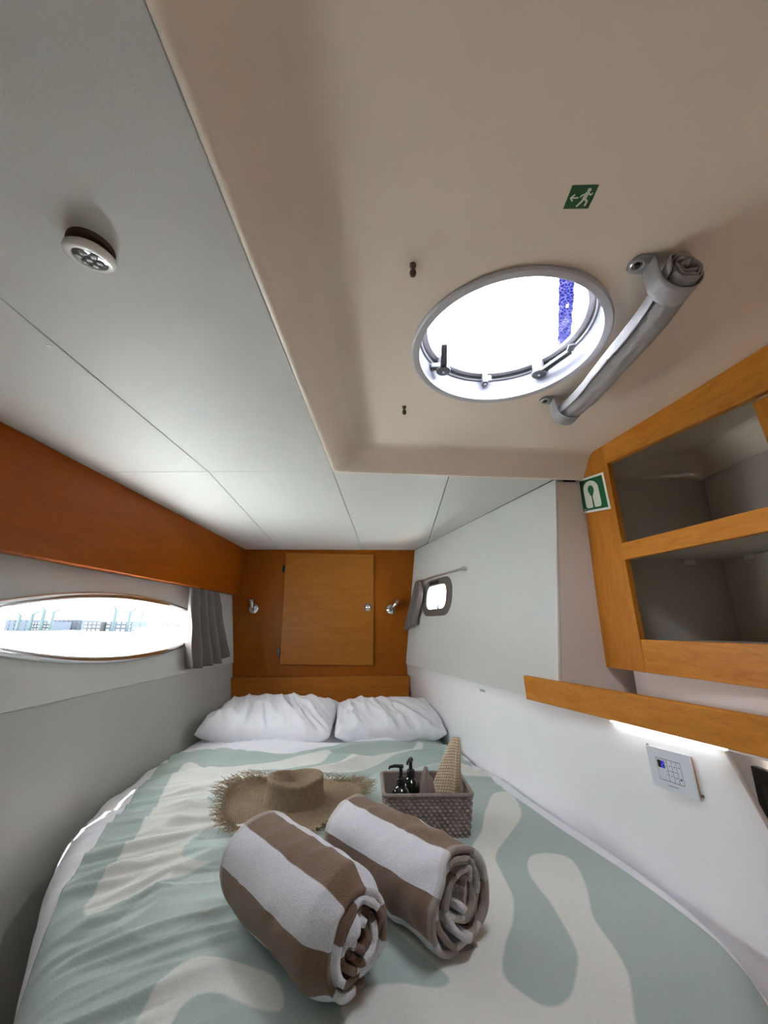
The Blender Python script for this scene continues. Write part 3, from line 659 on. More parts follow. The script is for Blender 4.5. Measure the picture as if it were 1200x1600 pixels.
# hatch blind rolled up against the deckhead
shc0, shc1 = Vector((0.425, 0.452, 0.508)), Vector((0.422, 0.872, 0.512))
bl = thing('rolled_blind', 'grey fabric hatch blind rolled up and strapped to the deckhead', 'blind', (0.424, 0.66, 0.48))
v_, f_, _, _ = spiral_roll((shc1-shc0).length, 0.008, 0.0275, 3.4, 150, 44, 5, wob=0.16, loose=0.5, phase=1.0, squash=0.92, axial=0.006)
v2 = []
for (x, y, z) in place(v_, (shc0+shc1)/2, shc0-shc1):
    t = (y-shc0.y)/(shc1.y-shc0.y); sag = 0.014*math.sin(PI*max(0, min(1, t)))
    v2.append((x+0.010*math.sin(PI*t)+0.004*math.sin(t*9), y, z-sag+0.010*math.sin(t*PI)*0.3))
build(MB().add(v2, f_), 'roll', 'shade_fabric', bl, smooth=180, solid=0.0016)
for c_, sx in ((shc0+Vector((0, 0.030, 0)), 1), (shc1-Vector((0, 0.012, 0)), 1)):
    def strap(u, v, c_=c_):
        hw = 0.017*(math.sqrt(max(0.0, 1-((0.16-u)/0.16)**2)) if u < 0.16 else 1.0)
        y = c_.y+2*hw*(v-0.5)
        if u < 0.30:
            return (c_.x-0.064+0.032*u/0.30, y, 0.5425)
        if u < 0.42:
            k = (u-0.30)/0.12; return (c_.x-0.032+0.0015*k, y, 0.5425-(0.5425-c_.z)*k)
        a = PI+(u-0.42)/0.58*PI*1.05; r = 0.0305
        return (c_.x+r*math.cos(a), y, c_.z+r*0.96*math.sin(a))
    s1 = build(MB().grid(strap, 30, 4), 'strap', 'shade_fabric', bl, smooth=60, solid=0.002)
    g = Vector((c_.x-0.050, c_.y, 0.5405))
    build(MB().lathe([(0.0075, 0.001), (0.0080, -0.0018), (0.0095, -0.0022), (0.0110, -0.0006), (0.0110, 0.001)], g, (0, 0, 1), 24), 'eyelet', 'steel_satin', s1, smooth=50)
    build(MB().lathe([(0.0, -0.003), (0.0035, -0.003), (0.0045, 0.0), (0.0045, 0.002)], g, (0, 0, 1), 14), 'stud', 'brass_dark', s1, smooth=50)

# ================================================================== curtain of the lens window
def cl(u, v):
    y = 1.835+0.30*u+0.03*v+(0.10*u)*v
    z = 0.175-0.355*v+0.02*u*v-0.035*v*math.sin(u*PI*1.0+0.4)*0.6
    if u > 0.62: z -= 0.02*v*math.sin((u-0.62)/0.38*PI)
    amp = 0.014+0.020*v
    x = -0.972+0.022*v+0.014*u*v+amp*math.sin(u*2*PI*4.2+0.9*math.sin(v*2.5)+0.5)+0.006*nz(u*6, v*3)
    return (max(x, wl(z)+0.012), y, z)
tag(build(MB().grid(cl, 110, 30), 'window_curtain', 'curtain', smooth=180, solid=0.0018), 'taupe grey curtain gathered at the end of the lens window', 'curtain')

# ================================================================== berth
def interp(tab, y):
    if y >= tab[0][1]: return tab[0][0]
    for (x0, y0), (x1, y1) in zip(tab, tab[1:]):
        if y1 <= y <= y0: return x0+(x1-x0)*(y0-y)/(y0-y1)
    return tab[-1][0]
EL = [(-0.945, 2.45), (-0.935, 1.92), (-0.925, 1.54), (-0.895, 1.34), (-0.835, 1.16), (-0.765, 1.04), (-0.655, 0.88), (-0.565, 0.76), (-0.49, 0.66), (-0.46, 0.55), (-0.45, 0.12)]
ER = [(0.105, 2.45), (0.23, 2.10), (0.405, 1.60), (0.565, 1.10), (0.590, 0.98), (0.598, 0.88), (0.570, 0.78), (0.515, 0.69), (0.48, 0.58), (0.47, 0.12)]
def smooth_tab(tab):
    ys = np.linspace(2.45, 0.12, 138); xs = np.array([interp(tab, y) for y in ys])
    for _ in range(6): xs[1:-1] = (xs[:-2]+2*xs[1:-1]+xs[2:])/4
    return list(zip(xs.tolist(), ys.tolist()))
EL, ER = smooth_tab(EL), smooth_tab(ER)
ZB = -0.497
def folds(x, y):
    d = 0.0
    # drawn folds across the left half, running towards the right
    ml = smooth01((-0.12-x)/0.35)*smooth01((1.75-y)/0.3)
    a = math.radians(24); p = x*math.cos(a)+y*math.sin(a); q = -x*math.sin(a)+y*math.cos(a)
    n1 = nz(p*1.9, q*9.0+1.2*nz(p*2, q*2), 1.7); n2 = nz(p*3.0+5, q*17.0, 4.2); n3 = nz(p*5.0+2, q*30.0, 9.3)
    sh = lambda n_: max(0.0, 1-abs(n_)*3.0)**1.6
    d += ml*(0.017*sh(n1)+0.009*sh(n2)+0.004*sh(n3)-0.006)
    # slack folds below the pillows
    mt = smooth01((y-1.42)/0.22)
    n3 = nz(x*2.0+1.5*y, y*9.0-x*2.0, 8.1)
    d += mt*(0.024*max(0.0, 1-abs(n3)*2.6)**1.4-0.007)
    # faint unevenness elsewhere
    d += 0.005*nz(x*3.1, y*3.1, 2.2)+0.0022*nz(x*8, y*8, 6.0)
    # crease of the fold line
    d += 0.0025*math.exp(-((x+0.43+0.28*(1.25-y))/0.010)**2)*smooth01((1.45-y)/0.2)
    return d
def bed_pt(s, y, lift=0.0, skirt=0.30, rr=0.085, wav=1.0):
    """s in [0,1] across the berth, including the part that hangs over each side"""
    x0, x1 = interp(EL, y), interp(ER, y); Wd = x1-x0
    tot = Wd+2*skirt; l = s*tot-skirt
    zt = ZB+lift
    q = rr*PI/2
    def edge(dst):      # arc-length from the outside of the edge; >q is flat, <0 hangs
        if dst < 0: return (0.0, -rr+dst)
        if dst < q:
            a = dst/rr; return (rr*(1-math.cos(a)), -rr+rr*math.sin(a))
        return (rr+(dst-q), 0.0)
    if l < Wd/2:
        ox, oz = edge(l); x = x0+ox-lift*(1 if ox < rr*0.3 else 0)*0.5
    else:
        ox, oz = edge(Wd-l); x = x1-ox+lift*(1 if ox < rr*0.3 else 0)*0.5
    flat = smooth01(ox/rr)
    crown = -0.018*(1-smooth01(min(x-x0, x1-x)/0.30))
    z = zt+oz*1.0+folds(x, y)*wav*(0.35+0.65*flat)+crown*flat
    if oz < -rr*0.5:
        x += 0.010*nz(y*9, oz*4, 3)*(1 if l < Wd/2 else -1)
    x = min(max(x, wl(z)+0.014), 0.10+(2.5-y)*0.3353-0.012-lean(z))
    # gentle fall to the foot end
    if y < 0.40: z -= 0.5*(0.40-y)**2
    return x, z
def bed_surface(y_lo, y_hi, nu, nv, lift, skirt, shift=None):
    mb = MB(); vv = []
    for j in range(nv+1):
        y = y_lo+(y_hi-y_lo)*j/nv
        for i in range(nu+1):
            x, z = bed_pt(i/nu, y, lift, skirt); vv.append((x, y, z))
    ff = [(j*(nu+1)+i, j*(nu+1)+i+1, (j+1)*(nu+1)+i+1, (j+1)*(nu+1)+i) for j in range(nv) for i in range(nu)]
    mb.add(vv, ff); return mb
# mattress
mt_pts = [(x+0.06, y) for x, y in EL[::6]]+[(x-0.06, y) for x, y in ER[::6][::-1]]
bt = thing('berth', 'double berth filling the cabin under the white bedding', 'bed', (-0.15, 1.4, -1.2))
build(MB().prism([(x, y, -0.74) for x, y in mt_pts], (0, 0, 0.17)), 'mattress', 'mattress', bt)
build(MB().prism([(x*0.86, y, -1.2) for x, y in mt_pts], (0, 0, 0.455)), 'berth_base', 'wall_gloss', bt)
build(MB().box((-0.80, 0.02, -1.2), (-0.47, 0.50, -0.44)), 'unseen_light_block', 'wall_gloss', bt)  # unseen box added to keep low light off the lower left wall
# white duvet
tag(build(bed_surface(0.13, 2.44, 200, 240, 0.0, 0.30), 'duvet', 'linen_white', smooth=180, solid=0.006), 'plain white duvet under the patterned throw', 'duvet')

# patterned throw
def chaikin(p, n=2):
    p = [tuple(q) for q in p]
    for _ in range(n):
        o = []
        for i in range(len(p)):
            a, b = p[i], p[(i+1) % len(p)]
            o += [(0.75*a[0]+0.25*b[0], 0.75*a[1]+0.25*b[1]), (0.25*a[0]+0.75*b[0], 0.25*a[1]+0.75*b[1])]
        p = o
    return np.array(p)
def sdf(poly, P):
    A = poly; B = np.roll(poly, -1, 0)
    dmin = np.full(len(P), 1e9); inside = np.zeros(len(P), bool)
    for a, b in zip(A, B):
        e = b-a; ww = P-a; t = np.clip((ww@e)/max(e@e, 1e-12), 0, 1)
        d = np.hypot(*(ww-t[:, None]*e).T); dmin = np.minimum(dmin, d)
        c = ((a[1] > P[:, 1]) != (b[1] > P[:, 1]))
        with np.errstate(divide='ignore', invalid='ignore'):
            xi = (b[0]-a[0])*(P[:, 1]-a[1])/(b[1]-a[1])+a[0]
        inside ^= c & (P[:, 0] < xi)
    return np.where(inside, dmin, -dmin)
L1 = [(0.281, 1.362), (0.313, 1.435), (0.35, 1.462), (0.369, 1.437), (0.367, 1.366), (0.348, 1.282), (0.315, 1.208), (0.273, 1.142), (0.242, 1.097), (0.22, 1.045), (0.223, 0.982), (0.226, 0.928), (0.215, 0.884), (0.199, 0.844), (0.176, 0.808), (0.163, 0.776), (0.156, 0.742), (0.165, 0.724), (0.188, 0.7), (0.207, 0.693), (0.23, 0.702), (0.248, 0.719), (0.265, 0.746), (0.282, 0.781), (0.288, 0.813), (0.29, 0.855), (0.287, 0.904), (0.279, 0.949), (0.277, 0.99), (0.285, 1.035), (0.308, 1.074), (0.343, 1.092), (0.38, 1.093), (0.4, 1.071), (0.398, 1.028), (0.383, 0.973), (0.362, 0.915), (0.35, 0.873), (0.353, 0.829), (0.352, 0.789), (0.347, 0.754), (0.331, 0.718), (0.311, 0.68), (0.286, 0.6), (0.178, 0.55), (0.026, 0.56), (-0.046, 0.62), (-0.064, 0.673), (-0.073, 0.687), (-0.064, 0.702), (-0.037, 0.719), (0.014, 0.728), (0.043, 0.722), (0.068, 0.721), (0.082, 0.728), (0.081, 0.741), (0.061, 0.763), (0.035, 0.791), (0.003, 0.822), (-0.019, 0.844), (-0.001, 0.897), (0.161, 1.054), (0.188, 1.123), (0.213, 1.17), (0.247, 1.258)]
L2 = [(-0.785, 1.636), (-0.731, 1.424), (-0.663, 1.238), (-0.638, 1.141), (-0.623, 1.069), (-0.598, 0.974), (-0.581, 0.903), (-0.566, 0.867), (-0.537, 0.856), (-0.505, 0.894), (-0.462, 0.922), (-0.42, 0.952), (-0.39, 0.99), (-0.36, 1.05), (-0.33, 1.15), (-0.32, 1.30), (-0.35, 1.42), (-0.42, 1.50), (-0.504, 1.53), (-0.588, 1.54), (-0.696, 1.592)]
L3 = [(-0.336, 0.60), (-0.338, 0.673), (-0.336, 0.71), (-0.322, 0.743), (-0.295, 0.758), (-0.261, 0.759), (-0.223, 0.749), (-0.185, 0.738), (-0.161, 0.717), (-0.149, 0.69), (-0.154, 0.677), (-0.2, 0.688), (-0.222, 0.697), (-0.254, 0.706), (-0.274, 0.702), (-0.29, 0.684), (-0.289, 0.60)]
L4 = [(-0.366, 1.57), (-0.228, 1.637), (-0.107, 1.764), (0.062, 1.859), (0.145, 1.959), (0.101, 1.843), (-0.041, 1.69), (-0.129, 1.582), (-0.253, 1.515)]
L5 = [(-0.628, 1.623), (-0.475, 1.667), (-0.369, 1.733), (-0.249, 1.772), (-0.24, 1.709), (-0.385, 1.602), (-0.531, 1.555), (-0.614, 1.563)]
L6 = [(0.19, 1.69), (0.277, 1.69), (0.359, 1.70), (0.395, 1.61), (0.316, 1.562), (0.2, 1.571)]
M1 = [(-0.30, 1.36), (-0.28, 1.52), (-0.16, 1.50), (-0.04, 1.54), (0.06, 1.62), (0.16, 1.66), (0.24, 1.55), (0.20, 1.40), (0.05, 1.34), (-0.1, 1.2), (-0.25, 1.15)]
M2 = [(-0.484, 1.075), (-0.467, 1.116), (-0.418, 1.129), (-0.36, 1.12), (-0.33, 1.04), (-0.403, 0.983), (-0.444, 0.989), (-0.476, 1.029)]
M3 = [(-0.559, 1.379), (-0.557, 1.33), (-0.523, 1.272), (-0.471, 1.254), (-0.42, 1.27), (-0.43, 1.36), (-0.511, 1.417)]
M4 = [(-0.50, 0.84), (-0.43, 0.80), (-0.36, 0.82), (-0.30, 0.90), (-0.33, 0.99), (-0.40, 0.97), (-0.45, 0.90)]
nu, nv = 300, 360; ylo, yhi = 0.20, 2.10
vv = []; flatxy = []
def top_y(x):    # head-end hem of the throw, wandering below the pillows
    tab = [(-1.0, 1.72), (-0.82, 1.735), (-0.62, 1.74), (-0.42, 1.755), (-0.31, 1.81), (-0.155, 1.87), (0.01, 1.93), (0.12, 2.02), (0.20, 2.10), (0.28, 2.16)]
    for (a, b), (c, d) in zip(tab, tab[1:]):
        if x <= c: return b+(d-b)*max(0, (x-a)/(c-a))
    return tab[-1][1]
BRT = [(0.20, 2.20), (0.262, 1.92), (0.300, 1.65), (0.366, 1.427), (0.436, 1.213), (0.49, 1.069), (0.531, 0.94), (0.548, 0.858), (0.548, 0.803), (0.53, 0.715), (0.49, 0.58), (0.475, 0.12)]
BLT = [(-0.88, 2.2), (-0.880, 1.80), (-0.856, 1.564), (-0.775, 1.307), (-0.718, 1.116), (-0.668, 0.957), (-0.612, 0.849), (-0.57, 0.771), (-0.53, 0.70), (-0.49, 0.62), (-0.465, 0.50), (-0.455, 0.12)]
def sheet_z(x, y):
    x0, x1 = interp(EL, y), interp(ER, y); rr = 0.085
    dx = min(x-x0, x1-x); oz = 0.0
    if dx < rr: oz = -rr+math.sqrt(max(0.0, rr*rr-(rr-max(dx, 0))**2))
    flat = smooth01(dx/rr)
    crown = -0.018*(1-smooth01(dx/0.30))
    z = ZB+oz+folds(x, y)*(0.35+0.65*flat)+crown*flat
    if y < 0.40: z -= 0.5*(0.40-y)**2
    return z
for j in range(nv+1):
    t = j/nv
    for i in range(nu+1):
        s = i/nu
        # iterate so that the hem wanders with x
        y = ylo+(1.80-ylo)*t
        for _ in range(3):
            xl, xr = interp(BLT, y), interp(BRT, y); x = xl+(xr-xl)*s
            y = ylo+(top_y(x)-ylo)*t
        xl, xr = interp(BLT, y), interp(BRT, y); x = xl+(xr-xl)*s
        z = sheet_z(x, y)+0.0075
        hem = smooth01((t-0.955)/0.045)
        z += 0.012*hem*(0.6+0.8*abs(nz(x*14, y*3, 5)))
        if t > 0.995: z -= 0.012
        vv.append((x, y, z)); flatxy.append((x, y))
ff = [(j*(nu+1)+i, j*(nu+1)+i+1, (j+1)*(nu+1)+i+1, (j+1)*(nu+1)+i) for j in range(nv) for i in range(nu)]
P = np.array(flatxy)
Pw = P+np.array([[0.006*nz(x*9, y*9, 1), 0.006*nz(x*9, y*9, 9)] for x, y in flatxy])
light = np.max([sdf(chaikin(l), Pw) for l in (L1, L2, L3, L4, L5, L6)], axis=0)
mid = np.max([sdf(chaikin(l), Pw) for l in (M1, M2, M3, M4)], axis=0)
tag(build(MB().add(vv, ff), 'patterned_throw', 'blanket', smooth=180, attrs={'light': light, 'mid': mid}, solid=0.004), 'sage green throw with large pale camouflage blobs spread over the bed', 'throw')

# pillows
def pillow(cx, cy, cz, wdt, dep, thk, tilt, yaw, seed, label):
    n, m_ = 90, 60; vv = []; ff = []
    ct, st_ = math.cos(tilt), math.sin(tilt); cy_, sy_ = math.cos(yaw), math.sin(yaw)
    def pt(u, v, sg):
        cu = 1-0.05*(1-abs(v)**1.5)*abs(u)**2-0.03*abs(u*v)**4; cv = 1-0.06*(1-abs(u)**1.5)*abs(v)**2-0.05*abs(u*v)**4
        x = u*wdt/2*cu; y = v*dep/2*cv
        h = max(0.0, (1-abs(u)**3.2))**0.45*max(0.0, (1-abs(v)**2.8))**0.45
        z = sg*thk/2*h
        e = smooth01(h/0.5)
        fan = 5.5*u+1.2*v*u
        rdg = lambda n_, k_: max(0.0, 1-abs(n_)*k_)**1.3
        wr = 0.017*rdg(nz(fan*1.0+1.9*v+0.4*nz(u*3, v*3, seed), v*0.7+seed, seed), 2.6)+0.010*rdg(nz(x*17+v*2.5*u+y*5, y*3.5, seed+3), 2.8)+0.003*rdg(nz(x*34+y*9, y*9, seed+8), 2.6)
        wr *= 1-0.75*smooth01((v-0.25)/0.5)
        z += (wr-0.010)*e*(1 if sg > 0 else 0.2)
        x += 0.006*nz(v*5, seed)*abs(u)**4; y += 0.008*nz(u*6, seed+1)*abs(v)**4
        yy, zz = y*ct-z*st_, y*st_+z*ct
        return (cx+x*cy_-yy*sy_, cy+x*sy_+yy*cy_, cz+zz)
    mb = MB()
    for sg in (1, -1):
        mb.grid(lambda a, b: pt(2*a-1, 2*b-1, sg), n, m_)
    o = build(mb, 'pillow', 'linen_white', smooth=180)
    bm = bmesh.new(); bm.from_mesh(o.data); bmesh.ops.remove_doubles(bm, verts=bm.verts[:], dist=0.0005); bmesh.ops.recalc_face_normals(bm, faces=bm.faces[:]); bm.to_mesh(o.data); bm.free(); o.data.shade_smooth()
    return tag(o, label, 'pillow', 'white pillows at the head of the berth')
pillow(-0.595, 2.135, -0.435, 0.62, 0.46, 0.165, 0.13, 0.02, 1.3, 'white pillow against the window side, in front of the headboard')
pillow(-0.040, 2.175, -0.438, 0.53, 0.42, 0.150, 0.15, 0.14, 5.1, 'white pillow against the portlight side, in front of the headboard')

# ================================================================== things on the bed
def towel(far, near, zc, r1, seed, phase, sph, squash, loose, tuck, label, crz):
    f, n = Vector((far[0], far[1], zc)), Vector((near[0], near[1], zc)); L = (n-f).length
    v_, f_, s_, h_ = spiral_roll(L, 0.014, r1, 4.3, 260, 70, seed, wob=0.07, loose=loose, phase=phase, squash=squash, axial=0.010, stripe=0.0585, sphase=sph, tuck=tuck, crz=crz)
    vv = place(v_, (f+n)/2, n-f)
    lowz = min(p[2] for p in vv)
    o = build(MB().add(vv, f_), 'rolled_towel', 'terry', smooth=180, attrs={'stripe': s_, 'hem': h_}, solid=0.0085)
    return tag(o, label, 'towel', 'striped bath towels rolled up on the bed')
towel((-0.255, 0.884), (-0.046, 0.682), -0.414, 0.076, 2, -3.19, 0.079, 0.97, 0.15, 0.020, 'brown and white striped rolled towel nearer the window side', 0.35)
towel((-0.090, 0.985), (0.110, 0.786), -0.418, 0.071, 6, -3.15, 0.075, 0.98, 0.55, 0.0, 'brown and white striped rolled towel in front of the basket', 0.75)

# straw hat
hat = thing('straw_hat', 'brown woven straw hat with a frayed brim', 'hat', (-0.285, 1.285, -0.495))
hc = Vector((-0.285, 1.285, -0.488)); hrot = math.radians(20)
def brim_pt(a, t):
    r = 0.083+(0.181-0.083)*t*(1+0.06*math.sin(2*a+0.5)+0.03*math.sin(5*a))
    z = 0.012*math.sin(2*a+2.4)*t*t+0.030*t*t*abs(math.cos(a-0.15))**2+0.010*t*t*max(0, math.sin(a))+0.030*(1-t)**3*0.3+0.004*nz(math.cos(a)*3, math.sin(a)*3, t*3)*t
    return hc+Vector((math.cos(a)*r*1.06, math.sin(a)*r*0.98, z+0.006))
mb = MB(); na, nr = 120, 20
mb.grid(lambda u, v: brim_pt(2*PI*u, v), na, nr)
build(mb, 'brim', 'straw_hat', hat, smooth=180, uv=[(i/na, 1.2+j/nr*0.8) for j in range(nr+1) for i in range(na+1)], solid=0.003)
def crown_pt(a, t):
    ca, sa = math.cos(a), math.sin(a)
    HH = 0.060
    if t < 0.62:
        k = t/0.62; r = 0.086-0.012*k-0.004*math.sin(k*PI); z = HH*k
        z += 0.010*k*k*abs(math.cos(a-0.3))
    elif t < 0.72:
        k = (t-0.62)/0.10; r = 0.074-0.008*k*k; z = HH+0.005*math.sin(k*PI/2)+0.010*abs(math.cos(a-0.3))
    else:
        k = (t-0.72)/0.28; r = 0.066*(1-k); z = HH+0.005+0.010*abs(math.cos(a-0.3))*(1-k)
        x_, y_ = ca*r, sa*r
        px = x_*math.cos(-0.3)-y_*math.sin(-0.3); py = x_*math.sin(-0.3)+y_*math.cos(-0.3)
        ridge = math.exp(-((py-0.004)/0.026)**2)*0.016
        z += -0.030*smooth01(k/0.45)+ridge*smooth01(k/0.3)
    return hc+Vector((ca*r*1.06, sa*r*0.96, z+0.004))
mb = MB(); mb.grid(lambda u, v: crown_pt(2*PI*u, v), na, 44)
build(mb, 'crown', 'straw_hat', hat, smooth=180, uv=[(i/na, j/44*1.1) for j in range(45) for i in range(na+1)], solid=0.003)
fr = MB(); random.seed(12)
for k in range(430):
    a = random.uniform(0, 2*PI); e = brim_pt(a, 1.0); b0 = brim_pt(a, random.uniform(0.88, 0.98))
    out = (e-hc); out.z = 0; out.normalize(); sd_ = Vector((-out.y, out.x, 0))
    l = random.uniform(0.012, 0.042)
    m1 = e+out*l*0.5+sd_*random.uniform(-0.012, 0.012)+Vector((0, 0, random.uniform(-0.003, 0.012)))
    m2 = e+out*l+sd_*random.uniform(-0.022, 0.022)+Vector((0, 0, random.uniform(-0.004, 0.016)))
    fr.tube([b0+Vector((0, 0, 0.003)), m1, m2], [0.0012, 0.0010, 0.0005], 4, cap=False)
tag(build(fr, 'frayed_edge', 'straw_strand', hat, smooth=60), kind='stuff')

# basket with woven walls
bk = thing('wicker_basket', 'grey brown wicker basket behind the rolled towel', 'basket', (0.075, 1.215, -0.497))
BC = Vector((0.078, 1.205, -0.493)); br = math.radians(4)
BW, BD, BH = 0.212, 0.150, 0.095
def rect_path(k, ins=0.0, fl=0.0):
    """point and outward normal at arc fraction k around a rounded rectangle"""
    w_, d_, r = BW/2-ins+fl, BD/2-ins+fl, 0.014
    sx, sy = 2*(w_-r), 2*(d_-r); q = PI*r/2; tot = 2*sx+2*sy+4*q; l = (k % 1.0)*tot
    for (seg, cx, cy, dx, dy, nx, ny, a0) in ((sx, -w_+r, -d_, 1, 0, 0, -1, -PI/2), (sy, w_, -d_+r, 0, 1, 1, 0, 0), (sx, w_-r, d_, -1, 0, 0, 1, PI/2), (sy, -w_, d_-r, 0, -1, -1, 0, PI)):
        if l <= seg: return Vector((cx+dx*l, cy+dy*l)), Vector((nx, ny))
        l -= seg
        if l <= q:
            a = a0+l/r; ctr = Vector((cx+dx*seg-nx*r, cy+dy*seg-ny*r)); nn_ = Vector((math.cos(a), math.sin(a)))
            return ctr+nn_*r, nn_
        l -= q
    return Vector((-w_+r, -d_)), Vector((0, -1))
crr, srr = math.cos(br), math.sin(br)
def bpt(p, z): return (BC.x+p.x*crr-p.y*srr, BC.y+p.x*srr+p.y*crr, BC.z+z)
NK, NR = 104, 12            # stakes round the wall, rows of weaving
nu_, nv_ = NK*5, NR*6
def wpt(u, v):
    fl = 0.010*(v-0.5)
    p, nn_ = rect_path(u, 0.0, fl)
    row = v*NR; par = 1 if int(row) % 2 == 0 else -1
    off = 0.0027*abs(math.sin(PI*row))*(1.0+0.9*par*math.sin(PI*u*NK))
    return bpt(p+nn_*off, v*BH)
def wpt_in(u, v):
    p, nn_ = rect_path(u, 0.0045, 0.010*(v-0.5)); return bpt(p, v*BH)
build(MB().grid(wpt, nu_, nv_), 'woven_wall', 'wicker', bk, smooth=60)
build(MB().grid(wpt_in, 120, 4), 'inner_wall', 'wicker', bk, smooth=60)
build(MB().prism([bpt(rect_path(i/60, 0.003, -0.004)[0], 0.001) for i in range(60)], (0, 0, 0.004)), 'base', 'wicker', bk)
rm = MB(); nseg = 150
for i in range(nseg):      # wrapped rim: short slanted lashings
    k0, k1 = i/nseg, (i+0.95)/nseg
    p0_, n0_ = rect_path(k0, 0.001, 0.006); p1_, n1_ = rect_path(k1, 0.001, 0.006)
    ring = []
    for (p_, n_2) in ((p0_, n0_), (p1_, n1_)):
        for j in range(7):
            a = 2*PI*j/7; ring.append(bpt(p_+n_2*0.0056*math.cos(a), BH+0.0045*math.sin(a)))
    rm.add(ring, [(j, (j+1) % 7, 7+(j+1) % 7, 7+j) for j in range(7)])
build(rm, 'rim', 'wicker', bk)

# bottles
def bottle(x, y, z, s, ang, label):
    t = thing('pump_bottle', label, 'bottle', (x, y, z), 'pump bottles in the basket')
    build(MB().lathe([(0.0, 0.0), (0.0245*s, 0.0), (0.0265*s, 0.004), (0.0265*s, 0.072*s), (0.0245*s, 0.082*s), (0.018*s, 0.091*s), (0.0125*s, 0.096*s), (0.0115*s, 0.101*s), (0.0, 0.101*s)], (x, y, z), seg=32), 'glass', 'glass_bottle', t, smooth=50)
    cp = build(MB().lathe([(0.0125*s, 0.098*s), (0.0128*s, 0.114*s), (0.0105*s, 0.118*s), (0.0055*s, 0.119*s), (0.0050*s, 0.140*s), (0.0075*s, 0.141*s), (0.0075*s, 0.147*s), (0.0, 0.148*s)], (x, y, z), seg=24), 'pump_cap', 'plastic_black', t, smooth=50)
    c, q = math.cos(ang), math.sin(ang)
    build(MB().tube([(x-c*0.006*s, y-q*0.006*s, z+0.1445*s), (x+c*0.018*s, y+q*0.018*s, z+0.1455*s), (x+c*0.032*s, y+q*0.032*s, z+0.143*s), (x+c*0.034*s, y+q*0.034*s, z+0.138*s)], [0.0048*s, 0.0042*s, 0.0034*s, 0.003*s], 10), 'nozzle', 'plastic_black', cp, smooth=60)
bottle(0.016, 1.185, -0.488, 0.93, math.radians(185), 'dark glass pump bottle at the front of the basket, nozzle to the left')
bottle(0.044, 1.245, -0.488, 0.93, math.radians(250), 'dark glass pump bottle behind the other in the basket')

# straw pouch and pale paddle standing in the basket
def pouch(u, v):
    # u across, v up; a pointed sleeve with a ridge near the right side
    wv = 0.100*(1-v)**0.75*0.5+0.010
    cx = 0.128+0.042*v; x = cx+(u-0.5)*2*wv*(1.0 if u < 0.5 else 0.62)
    y = 1.205+0.020*v-0.020*math.sin(PI*u)*(1-0.5*v)-0.008*math.exp(-((u-0.72)/0.1)**2)
    z = -0.475+0.185*v-0.006*(2*u-1)**2
    return (x, y, z)
mb = MB().grid(pouch, 36, 40)
pb = thing('straw_fan', 'pale woven straw fan standing upright in the basket', 'fan', (0.15, 1.215, -0.475))
build(mb, 'woven_leaf', 'straw_pale', pb, smooth=180, uv=[(i/36, j/40) for j in range(41) for i in range(37)], solid=0.005)
build(MB().tube([pouch(1.0, k/14) for k in range(15)], 0.0034, 8), 'edge_binding', 'straw_strand', pb, smooth=60)
def paddle(u, v):
    wv = 0.014*math.sin(PI*min(1, 0.18+v*0.80))**0.8+0.001
    return (0.0775+(u-0.5)*2*wv+0.004*v, 1.175+0.012*v-0.006*math.sin(PI*u), -0.475+0.122*v)
tag(build(MB().grid(paddle, 10, 24), 'paddle', 'paddle', smooth=180, solid=0.0035), 'narrow pinkish grey leaf-shaped paddle upright in the basket', 'paddle')
def paddle2(u, v):
    wv = 0.012*math.sin(PI*min(1, 0.18+v*0.80))**0.8+0.001
    return (0.098+(u-0.5)*2*wv-0.006*v, 1.190-0.006*math.sin(PI*u), -0.475+0.098*v)
tag(build(MB().grid(paddle2, 10, 24), 'paddle', 'paddle', smooth=180, solid=0.003), 'shorter leaf-shaped paddle between the taller one and the straw fan', 'paddle')

# ================================================================== fittings on the right moulding
cp = thing('control_panel', 'white touch control panel with blue digits under the wooden rail', 'panel', rl(1.60, -0.325, 0.006))
PA0, PA1, PZ0, PZ1 = 1.562, 1.660, -0.3265, -0.2475
def cpp(u, v, h): return rl(PA0+(PA1-PA0)*u, PZ0+(PZ1-PZ0)*v+0.004*(u-0.5), 0.004+h)
def cquad(nm, m, u0, v0, u1, v1, h0, h1, bev=None):
    b_ = [Vector(cpp(u, v, h0)) for u, v in ((u0, v0), (u1, v0), (u1, v1), (u0, v1))]
    return build(MB().prism(b_, Vector(cpp(u0, v0, h1))-b_[0]), nm, m, cp, bevel=bev)
cquad('back_box', 'wood_rail', 0.04, 0.04, 0.985, 0.96, 0.0, 0.004)
cquad('face_plate', 'panel_white', 0, 0, 1, 1, 0.004, 0.009, 0.001)
hh0, hh1 = 0.009, 0.0093
for (u0, v0, u1, v1) in ((0.20, 0.74, 0.76, 0.752), (0.20, 0.22, 0.76, 0.232), (0.20, 0.22, 0.206, 0.75), (0.754, 0.22, 0.76, 0.75), (0.44, 0.22, 0.446, 0.75), (0.55, 0.22, 0.556, 0.75), (0.655, 0.22, 0.661, 0.75), (0.44, 0.485, 0.655, 0.495)):
    cquad('line', 'ink', u0, v0, u1, v1, hh0, hh1)
cquad('display', 'plastic_black', 0.225, 0.52, 0.385, 0.70, hh0, hh1+0.0001)
for (u0, v0, u1, v1) in ((0.315, 0.67, 0.365, 0.685), (0.315, 0.605, 0.365, 0.618), (0.315, 0.54, 0.365, 0.553), (0.355, 0.61, 0.368, 0.685), (0.312, 0.54, 0.325, 0.61)):
    cquad('digit_segment', 'digit_blue', u0, v0, u1, v1, hh1, hh1+0.0004)
